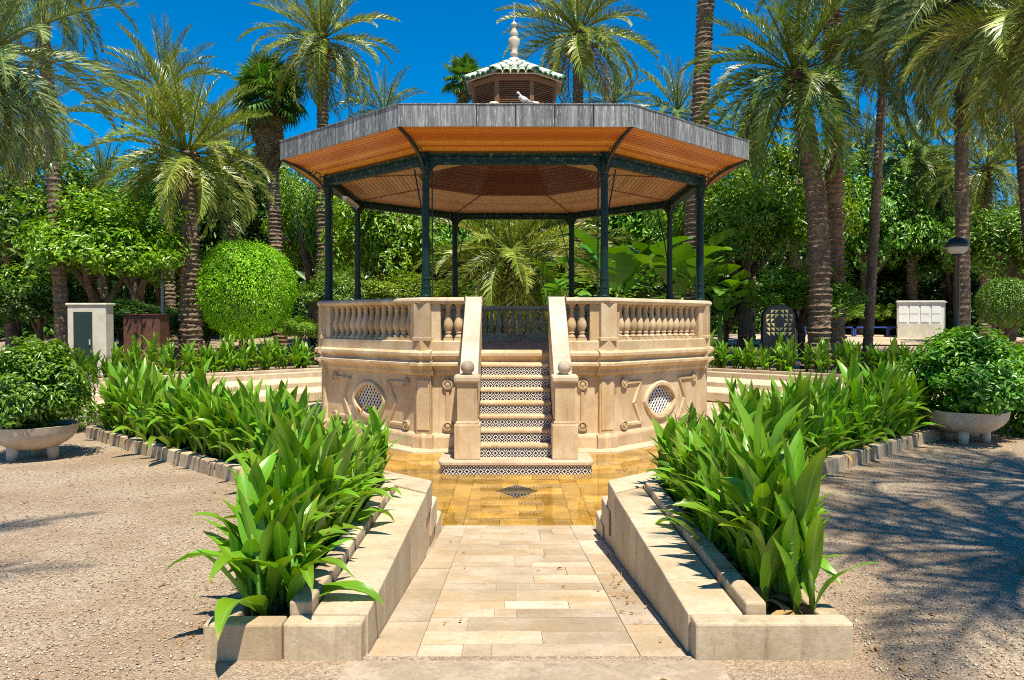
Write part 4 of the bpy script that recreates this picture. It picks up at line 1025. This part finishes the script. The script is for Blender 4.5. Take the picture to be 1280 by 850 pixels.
def banana(px, py, d, L, n, label, seed):
    g = random.Random(seed); c = P(px, py, d); root = empty('banana_plant', (c.x, c.y, 0))
    m_ = MB(); m_.tube([(0, 0, -.05), (.03, 0, c.z*.6), (0, .02, c.z)], [.13, .10, .06], 8); link('stem', m_.mesh('stem', 'canna_stem', True), root)
    for k in range(n):
        o = link('leaf', BAN[g.randrange(4)], root); o.location = (0, 0, c.z*(.86 + .14*k/n)); o.rotation_euler = (g.uniform(-.2, .2), g.uniform(-.35, .35), k*2.4 + g.uniform(-.3, .3)); s_ = L*g.uniform(.8, 1.1); o.scale = (s_, s_, s_)
    tag(root, label, 'banana plant')
banana(772, 368, 24.5, 3.1, 10, 'banana plant with arching ribbed leaves seen behind the balustrade pedestal', 1)
banana(852, 372, 24.5, 2.9, 10, 'banana plant with upright leaves beside the side column', 2)
banana(690, 385, 27.5, 2.1, 7, 'banana plant half hidden behind the low spreading palm', 3)
banana(900, 392, 25.5, 2.0, 8, 'darker low banana plant beside the outer balustrade corner', 4)

# ---- cannas: leaf objects on stems, prototypes copied
def canna_leaf(seed, L, W, lean0, curl, wave):
    g = random.Random(seed); K = 8; V = []; F = []; UV = []; x = z = 0.0
    for k in range(K + 1):
        s = k/K; th = lean0 + curl*s**1.4
        t = (math.sin(th), math.cos(th)); nn = (-math.cos(th), math.sin(th))
        w_ = W*.5*(max(0.0, math.sin(math.pi*min(1.0, s**.8*.97 + .03)))**.85); w_ = .006 if k == 0 else w_
        fo = .38*(1 - .5*s)
        wl, wr = wave*math.sin(s*9 + seed)*w_, wave*math.sin(s*8 + seed*2 + 1)*w_
        h = .55
        V += [(x + nn[0]*(w_*fo + wl), w_, z + nn[1]*(w_*fo + wl)), (x + nn[0]*w_*fo*.35, w_*h, z + nn[1]*w_*fo*.35), (x, 0, z), (x + nn[0]*w_*fo*.35, -w_*h, z + nn[1]*w_*fo*.35), (x + nn[0]*(w_*fo + wr), -w_, z + nn[1]*(w_*fo + wr))]
        if k:
            a = 5*(k-1); b_ = 5*k
            for i in range(4): F.append((a+i, a+i+1, b_+i+1, b_+i))
        x += t[0]*L/K; z += t[1]*L/K
    me = np_mesh('leaf', V, F, 'canna', True)
    uv = me.uv_layers.new(name='UVMap'); 
    us = [abs((i % 5) - 2)/2 for i in range(len(V))]; ss = [(i//5)/K for i in range(len(V))]
    for li_, lp_ in enumerate(me.loops): uv.data[li_].uv = (us[lp_.vertex_index], ss[lp_.vertex_index]*2)
    return me
CL = [canna_leaf(1, .46, .13, .10, .45, .12), canna_leaf(2, .50, .135, .12, .9, .18), canna_leaf(3, .48, .14, .10, 1.5, .2), canna_leaf(4, .42, .085, .04, .25, .1), canna_leaf(5, .54, .115, .15, 1.2, .2), canna_leaf(6, .34, .14, .1, .7, .15), canna_leaf(7, .52, .145, .2, 1.9, .2)]
CLD = [canna_leaf(8, .42, .07, .9, 1.6, .3), canna_leaf(9, .36, .09, .7, 2.0, .3)]
for m__ in CLD: m__.materials[0] = M['dead_leaf']
stemm = MB(); stemm.tube([(0, 0, 0), (.008, 0, .35), (0, .01, .7), (.01, 0, 1.0)], [.018, .015, .011, .005], 7); CST = stemm.mesh('stem', 'canna_stem', True)
flm = MB()
for k in range(4):
    a = k*1.57; flm.add([(0, 0, 0), (math.cos(a - .5)*.035, math.sin(a - .5)*.035, .05), (math.cos(a)*.05, math.sin(a)*.05, .08), (math.cos(a + .5)*.035, math.sin(a + .5)*.035, .05)], [(0, 1, 2, 3)])
FLM = flm.mesh('flower', 'flower')
def canna_proto(seed, H, n, spread):
    g = random.Random(seed); root = empty('canna_plant', (0, 0, 0))
    # two or three shoots per clump
    shoots = g.choice([2, 2, 3])
    for sh in range(shoots):
        a0 = g.uniform(0, 6.28); ox, oy = (.0, .0) if sh == 0 else (math.cos(a0)*.09, math.sin(a0)*.09); hh = H*(1 if sh == 0 else g.uniform(.65, .9))
        st_ = link('stem', CST, root); st_.location = (ox, oy, 0); st_.scale = (1, 1, hh*.86); tl = (g.uniform(-.1, .1), g.uniform(-.1, .1)); st_.rotation_euler = (tl[0], tl[1], 0)
        nn = n if sh == 0 else max(4, n - 2)
        for k in range(nn):
            f = k/(nn - 1); o = link('leaf', CL[3 if f > .9 else g.choice([0, 0, 1, 5]) if f > .55 else g.choice([1, 2, 4, 6, 0])], root)
            zz = hh*(.06 + .62*f); o.location = (ox + tl[1]*zz, oy - tl[0]*zz, zz)
            o.rotation_euler = Euler((g.uniform(-.22, .22), g.uniform(.02, .36)*spread*.85*(1.3 - f), k*2.5 + a0 + g.uniform(-.4, .4)), 'XYZ'); s_ = g.uniform(.8, 1.15)*(.8 if f > .9 else 1); o.scale = (s_, s_*g.uniform(.66, .95), s_)
    for q_ in range(g.choice([1, 2])):
        o = link('dry_leaf', CLD[q_], root); o.location = (0, 0, .05); o.rotation_euler = (0, .5, g.uniform(0, 6.28)); o.scale = (.7, .6, .7)
    return root
CP = [canna_proto(100 + k, h_, n_, sp) for k, (h_, n_, sp) in enumerate(((.85, 10, 1.2), (.75, 9, 1.5), (.95, 11, .9), (.7, 9, 1.8), (.9, 10, 1.2), (.62, 8, 1.6), (.8, 9, 1.0)))]
used = set()
def canna(x, y, z, s, label, group):
    k = rng.randrange(len(CP))
    if k in used: o = copy_tree(CP[k])
    else: o = CP[k]; used.add(k)
    o.location = (x, y, z); o.rotation_euler = (rng.uniform(-.07, .07), rng.uniform(-.07, .07), rng.uniform(0, 6.28)); o.scale = (s, s, s*rng.uniform(.94, 1.14))
    tag(o, label, 'canna plant', group); return o
for sx in S_:
    near = 'canna in the straight bed along the path, on the ' + ('lamp post side' if sx > 0 else 'white cabinet side')
    dia = 'canna in the slanting bed towards the bowl planter, ' + ('lamp post side' if sx > 0 else 'white cabinet side')
    y = Y0 + .28; k = 0
    while y < 6.6:
        for x in ((1.26, 1.40) if k % 2 else (1.33,)):
            q = canna(sx*(x + rng.uniform(-.04, .04)), y + rng.uniform(-.05, .05), .09, rng.uniform(.9, 1.08) if y < 4.7 else rng.uniform(.78, .98) if y < 5.8 else rng.uniform(.66, .84), near, 'cannas in the ' + ('plaque' if sx > 0 else 'ball bush') + ' side path bed')
        y += .135; k += 1
    a = -45 if sx > 0 else -135
    u_in = -8.2 + 1.9 if sx > 0 else 8.2 - 1.9
    u = 0.0; k = 0
    while u < 5.9:
        uu = (-8.2 + 1.85 + u) if sx > 0 else (8.2 - 1.85 - u)
        for v in ((8.05, 8.28) if k % 2 else (8.16, 8.36)):
            p_ = FA(a, uu + rng.uniform(-.08, .08), v + rng.uniform(-.05, .05), .09)
            if abs(p_[0]) > 5.7: continue
            q = canna(p_[0], p_[1], p_[2], rng.uniform(.85, 1.1) if abs(p_[0]) > 2.0 else rng.uniform(.66, .86), dia, 'cannas in the ' + ('plaque' if sx > 0 else 'ball bush') + ' side slanting bed')
        u += .19; k += 1
    a = 45 if sx > 0 else 135
    lab = 'canna in the raised back bed beside the ' + ('tiled plaque' if sx > 0 else 'clipped ball bush')
    for k in range(49):
        uu = (-6.9 + k*.19) if sx > 0 else (6.9 - k*.19)
        p_ = FA(a, uu + rng.uniform(-.1, .1), rng.uniform(8.45, 9.2), .19); canna(p_[0], p_[1], p_[2], rng.uniform(.8, 1.15), lab, 'cannas in the back bed by the ' + ('plaque' if sx > 0 else 'ball bush'))
fl = [o for o in bpy.data.objects if o.name.startswith('canna_plant') and -2.4 < o.location.x < -1.2 and 6.2 < o.location.y < 7.4]
if fl:
    o = link('flower', FLM, fl[0]); o.location = (0, 0, .95)
    fl[0]['label'] = 'canna with a single small orange flower in the bed beside the path'; 
    if 'group' in fl[0]: del fl[0]['group']

# ---- bowls with shrubs
def bowl(x, y, r, h_, label):
    root = empty('bowl_planter', (x, y, 0)); m_ = MB(); hz = .10
    outp = [(r*math.sin(t_), hz + h_ - h_*math.cos(t_)) for t_ in np.linspace(.12, math.pi/2, 9)]
    m_.lathe(outp + [(r*1.015, hz + h_ + .02), (r*.94, hz + h_ + .02), (r*.9, hz + h_ - .04)], (0, 0, 0), 32); o = m_.build('bowl', 'bowl', root, smooth=True); auto_smooth(o, 40)
    for k in range(3):
        a = 2.1*k - 2.2; m_ = MB(); m_.tube([(math.cos(a)*r*.52, math.sin(a)*r*.52, 0), (math.cos(a)*r*.48, math.sin(a)*r*.48, hz + .09)], [.055, .075], 8); m_.build('foot', 'bowl', root, smooth=True)
    m_ = MB(); m_.lathe([(r*.93, hz + h_ - .03), (r*.5, hz + h_ - .005), (.01, hz + h_ + .01)], (0, 0, 0), 20); m_.build('soil', 'soil', root)
    tag(root, label, 'planter', 'bowl planters on the gravel'); return hz + h_
SHR = crown_mesh('crown', 'leaf_mid', 21, 100, 120, .28, .125, .38, (.15, .95), low=True)
def shrub(x, y, z, r, h_, label, mesh=SHR):
    root = empty('shrub', (x, y, z)); cr = link('crown', mesh, root); cr.location = (0, 0, h_*.42); cr.scale = (r, r, h_*.55)
    for k in range(6):
        a = k*1.05; m_ = MB(); m_.tube([(math.cos(a)*.1, math.sin(a)*.1, -.02), (math.cos(a)*r*.3, math.sin(a)*r*.3, h_*.5)], [.014, .008], 6); m_.build('stem', 'bark', root, smooth=True)
    tag(root, label, 'shrub'); return root
xb, yb = -5.66, 9.35; zb = bowl(xb, yb, .47, .28, 'shallow cream bowl planter on three feet beside the sunlit gravel'); shrub(xb, yb, zb, .60, 1.12, 'leafy green shrub filling the bowl planter near the white cabinet')
xb, yb = 5.98, 10.6; zb = bowl(xb, yb, .50, .31, 'shallow cream bowl planter on three feet beyond the shaded gravel'); shrub(xb, yb, zb, .80, 1.25, 'leafy green shrub filling the bowl planter near the lamp post')
shrub(7.3, 11.2, 0, .75, 1.45, 'leafy shrub on the gravel beside the bowl planter near the lamp post')
shrub(-6.9, 11.5, 0, .7, 1.5, 'leafy shrub standing behind the bowl planter by the cabinet')

# ------------------------------------------------------------------ smaller things round the plaza
# plaque with triangle tiles
c = P(973, 398, 24.2); pq = empty('plaque', (c.x, c.y, 0)); pqi = Matrix.Translation((-c.x, -c.y, 0))
wd = .48; zt = c.z + .05
def arch(w_, zb_, zt_, n=12): return [(-w_, zb_)] + [(w_, zb_)] + [(w_*math.cos(t_), zt_ + w_*.75*math.sin(t_)) for t_ in np.linspace(0, math.pi, n)]
m_ = MB(); pr = arch(wd, 0, zt); n = len(pr)
m_.add([(c.x + x, c.y + dy, z) for dy in (-.1, .16) for x, z in pr], [tuple(range(n)), tuple(range(n, 2*n))[::-1]] + [(k, (k+1) % n, n + (k+1) % n, n + k) for k in range(n)]); m_.build('slab', 'black', pq, inv=pqi)
m_ = MB(); N_ = 6; s_ = .135; x0 = c.x - N_*s_/2; z0 = zt - N_*s_ + .22
for i in range(N_):
    for j in range(N_):
        if i in (2, 3) and j in (2, 3): continue
        xa, za = x0 + i*s_, z0 + j*s_
        if j == N_ - 1 and i in (0, N_ - 1): continue
        q = [(xa + .012, za + s_ - .012), (xa + s_ - .012, za + s_ - .012), (xa + s_ - .012, za + .012)] if (i >= 3) == (j >= 3) else [(xa + .012, za + .012), (xa + .012, za + s_ - .012), (xa + s_ - .012, za + s_ - .012)]
        m_.add([(x, c.y - .104 - dy, z) for dy in (0, .006) for x, z in q], [(0, 1, 2), (5, 4, 3), (0, 3, 4, 1), (1, 4, 5, 2), (2, 5, 3, 0)])
m_.build('tile_pattern', 'gold', pq, inv=pqi)
tag(pq, 'dark arched plaque with gold triangle tiles standing before the palm trunks', 'plaque')

# lamp post with a domed globe
c = P(1196, 310, 19.5); lpz = c.z; lp = empty('lamp_post', (c.x, c.y, 0)); 
m_ = MB(); m_.lathe([(.16, 0), (.16, .08), (.11, .12), (.10, .7), (.12, .72), (.075, .78), (.065, lpz - .25), (.10, lpz - .22), (.12, lpz - .14)], seg=14); m_.build('post', 'black', lp, smooth=True)
m_ = MB(); m_.lathe([(.10, lpz - .16), (.20, lpz - .10), (.25, lpz), (.245, lpz + .03)], seg=20); m_.build('globe', 'lamp_glass', lp, smooth=True)
m_ = MB(); m_.lathe([(.262, lpz + .02), (.255, lpz + .10), (.20, lpz + .19), (.10, lpz + .245), (.015, lpz + .26)], seg=20); m_.build('hood', 'black', lp, smooth=True)
tag(lp, 'black park lamp post with a half globe under a dark domed hood', 'lamp post')

# white kiosk
c = P(1158, 395, 42); kx, ky = c.x, c.y; zb = .72
ki = empty('kiosk', (kx, ky, zb)); kii = Matrix.Translation((-kx, -ky, -zb))
x0, x1 = kx - 1.5, kx + .65; x2 = kx + 1.9; zt = 2.62
m_ = MB(); m_.hexa([(x0, ky), (x1, ky - .3), (x2, ky + 1.6), (x0 + .9, ky + 2.0)], zb - .2, zt); m_.build('body', 'white', ki, inv=kii)
m_ = MB(); m_.hexa([(x0 - .1, ky - .1), (x1 + .05, ky - .42), (x2 + .12, ky + 1.65), (x0 + .9, ky + 2.1)], zt, zt + .08); m_.build('roof', 'white', ki, inv=kii)
for k in range(4):
    for zz0, zz1 in ((zb + .85, zb + 1.25), (zb + 1.3, zb + 1.9)):
        f0, f1 = (k + .1)/4, (k + .9)/4; A_ = Vector((x0, ky)).lerp(Vector((x1, ky - .3)), f0); B_ = Vector((x0, ky)).lerp(Vector((x1, ky - .3)), f1)
        m_ = MB(); m_.hexa([(A_.x, A_.y - .03), (B_.x, B_.y - .03), (B_.x, B_.y + .02), (A_.x, A_.y + .02)], zz0, zz1); m_.build('panel', 'white', ki, inv=kii)
m_ = MB(); m_.hexa([(x0, ky - .02), (x1, ky - .32), (x1, ky - .28), (x0, ky + .02)], zb - .2, zb + .78); m_.build('lower_board', 'plaster', ki, inv=kii)
tag(ki, 'small closed white panelled kiosk under the far palms', 'kiosk')
# blue rails
for k, (px, w_) in enumerate(((1100, 1.5), (1042, 1.2), (985, 1.0))):
    c = P(px, 408, 43); r0 = empty('blue_rail', (c.x, c.y, .7)); ri = Matrix.Translation((-c.x, -c.y, -.7))
    m_ = MB(); m_.box(c.x - w_, c.x + w_, c.y - .15, c.y + .15, 1.25, 1.33); m_.build('top_rail', 'blue', r0, inv=ri)
    for f in (-.9, -.3, .3, .9):
        m_ = MB(); m_.box(c.x + f*w_ - .05, c.x + f*w_ + .05, c.y - .12, c.y + .12, .6, 1.25); m_.build('leg', 'blue', r0, inv=ri)
    tag(r0, ('long blue bench rail next to the white kiosk', 'blue bench rail beside the brown palm trunk', 'blue bench rail between the plaque and the dark trunk')[k], 'bench', 'blue bench rails')
for k, px in enumerate((1077, 1117)):
    c = P(px, 395, 44.5); r0 = empty('potted_shrub', (c.x, c.y, .8)); m_ = MB(); m_.lathe([(.32, 0), (.42, .55), (.40, .58)], (0, 0, .05), 12); m_.build('pot', 'black', r0, smooth=True)
    cr = link('crown', CROWN['bright'], r0); cr.location = (0, 0, 1.15); cr.scale = (.85, .85, .65)
    tag(r0, ('potted bright shrub behind the blue rail', 'potted bright shrub close beside the white kiosk')[k], 'potted plant', 'potted shrubs by the kiosk')
# pale path far behind
m_ = MB(); m_.add([(4, 37.5, .52), (40, 37.5, .52), (40, 44.5, .87), (4, 44.5, .87)], [(0, 1, 2, 3)]); m_.build('path', 'paving'); tag(bpy.data.objects['path.001'] if 'path.001' in bpy.data.objects else bpy.data.objects['path'], kind='structure')

# white cabinet, brown box, pole, low stone wall
c = P(110, 412, 22.5); cb = empty('utility_cabinet', (c.x, c.y, 0)); ci = Matrix.Translation((-c.x, -c.y, 0)); zt = P(0, 382, 22.5).z
m_ = MB(); m_.box(c.x - .56, c.x + .52, c.y, c.y + .45, 0, zt); m_.build('body', 'plaster', cb, bevel=.02, inv=ci)
m_ = MB(); m_.box(c.x - .60, c.x + .56, c.y - .04, c.y + .5, zt, zt + .07); m_.build('cap', 'plaster', cb, bevel=.02, inv=ci)
m_ = MB(); m_.box(c.x - .38, c.x + .14, c.y - .025, c.y + .01, .1, zt - .18); dr = m_.build('door', 'door', cb, inv=ci)
m_ = MB(); m_.box(c.x + .07, c.x + .10, c.y - .06, c.y - .026, .95, 1.1); m_.build('handle', 'pole', dr)
tag(cb, 'whitewashed utility cabinet with a dark green door', 'cabinet')
c = P(178, 412, 24); cb = empty('metal_box', (c.x, c.y, 0)); ci = Matrix.Translation((-c.x, -c.y, 0)); zt = P(0, 394, 24).z
m_ = MB(); m_.box(c.x - .56, c.x + .53, c.y, c.y + .7, 0, zt); m_.build('body', 'rust', cb, bevel=.015, inv=ci)
m_ = MB(); m_.box(c.x - .59, c.x + .56, c.y - .05, c.y + .75, zt, zt + .04); m_.build('lid', 'rust', cb, inv=ci)
m_ = MB(); m_.box(c.x - .015, c.x + .015, c.y - .012, c.y + .01, .1, zt - .05); m_.build('door_seam', 'black', cb, inv=ci)
tag(cb, 'rusty brown metal box next to the light pole', 'cabinet')
c = P(204, 420, 26.5); po = empty('light_pole', (c.x, c.y, 0)); m_ = MB(); m_.lathe([(.09, 0), (.09, .3), (.06, .32), (.045, 6.2), (.03, 6.25)], seg=10); m_.build('shaft', 'pole', po, smooth=True)
m_ = MB(); m_.lathe([(.05, 6.2), (.16, 6.3), (.16, 6.38), (.05, 6.5)], seg=12); m_.build('lamp_head', 'pole', po, smooth=True)
tag(po, 'slim pale grey light pole beside the rusty metal box', 'pole')
sw_ = empty('stone_wall', (-10, 29.0, 0)); si = Matrix.Translation((10, -29.0, 0)); 
for r_ in range(5):
    x = -12.6 + (r_ % 2)*.2; 
    while x < -6.4:
        l_ = rng.uniform(.3, .6); m_ = MB(); m_.box(x + .008, x + l_ - .008, 28.5 + rng.uniform(-.03, .03), 28.9, .0 + r_*.13, .0 + r_*.13 + .12); m_.build('stone', 'brick_stone', sw_, inv=si); x += l_
m_ = MB(); m_.box(-12.6, -6.3, 28.56, 28.88, 0, .64); m_.build('core', 'brick_stone', sw_, inv=si)
tag(sw_, 'low dry stone wall of brown stones behind the ball bush bed', 'wall')
# dry frond lying over the edge shrub
o = link('dry_frond', FR['d'][0]); o.location = (8.55, 11.6, 1.28); o.rotation_euler = (0, R(-5), R(184)); o.scale = (1.5, 1.2, 1.2); tag(o, 'dry brown palm frond poking out over the leafy shrub', 'palm frond')

# ------------------------------------------------------------------ loose gravel and leaf litter
g = np.random.default_rng(3); n = 42000
t_ = g.random(n)**1.6; yy = 2.6 + 7.5*t_; xx = (g.random(n) - .5)*2*(yy*.72 + .4) - .09
ok = ~((np.abs(xx) < 1.58) & (yy > 3.28) & (yy < 8.4)) & ~((np.abs(xx) < .93) & (yy > 3.28)) & (yy < (CY - (KN*math.sqrt(2) - np.abs(xx))) - .03) & ~((np.hypot(xx + 5.62, yy - 9.35) < .5) | (np.hypot(xx - 5.98, yy - 10.6) < .5))
xx, yy = xx[ok], yy[ok]; n = len(xx); r_ = g.uniform(.003, .0085, n)*(1 + .35*(g.random(n) < .06))
base = np.array([[1, 0, 0], [-1, 0, 0], [0, 1, 0], [0, -1, 0], [0, 0, .7], [0, 0, -.5]])
a = g.uniform(0, 6.28, n); ca_, sa_ = np.cos(a), np.sin(a); st_ = g.uniform(.6, 1.4, (n, 3))
V = base[None]*st_[:, None, :]*r_[:, None, None]
V = np.stack([V[..., 0]*ca_[:, None] - V[..., 1]*sa_[:, None] + xx[:, None], V[..., 0]*sa_[:, None] + V[..., 1]*ca_[:, None] + yy[:, None], V[..., 2] + .002 + r_[:, None]*.3], axis=2).reshape(-1, 3)
ft = np.array([(0, 2, 4), (2, 1, 4), (1, 3, 4), (3, 0, 4), (2, 0, 5), (1, 2, 5), (3, 1, 5), (0, 3, 5)])
F = (np.arange(n)[:, None, None]*6 + ft[None]).reshape(-1, 3)
tag(link('loose_gravel', np_mesh('loose_gravel', V, F, 'pebble')), 'loose gravel stones scattered over the ground', 'gravel', kind='stuff')
px_ = np.concatenate([g.normal(.66, .05, 22), g.uniform(-4.5, 4.5, 110), g.normal(1.66, .05, 40), g.normal(-1.66, .05, 40)]); py_ = np.concatenate([g.normal(5.2, .35, 22), g.uniform(3.1, 8, 110), g.uniform(3.6, 6.6, 80)])
zz = np.where(np.abs(px_) < .77, np.array([zr(y_) if y_ > Y0 else 0 for y_ in py_]), 0.0) + .012
keep = (np.abs(px_) < .76) | (np.abs(px_) > 1.6); pos = np.stack([px_, py_, zz], axis=1)[keep]
V, F = leaves(pos, np.tile([0, 0, 1.0], (len(pos), 1)) + g.normal(size=(len(pos), 3))*.25, .045, .45, 5)
tag(link('leaf_litter', np_mesh('leaf_litter', V, F, 'dead_leaf')), 'small dry leaves fallen on the path and gravel', 'leaf litter', kind='stuff')
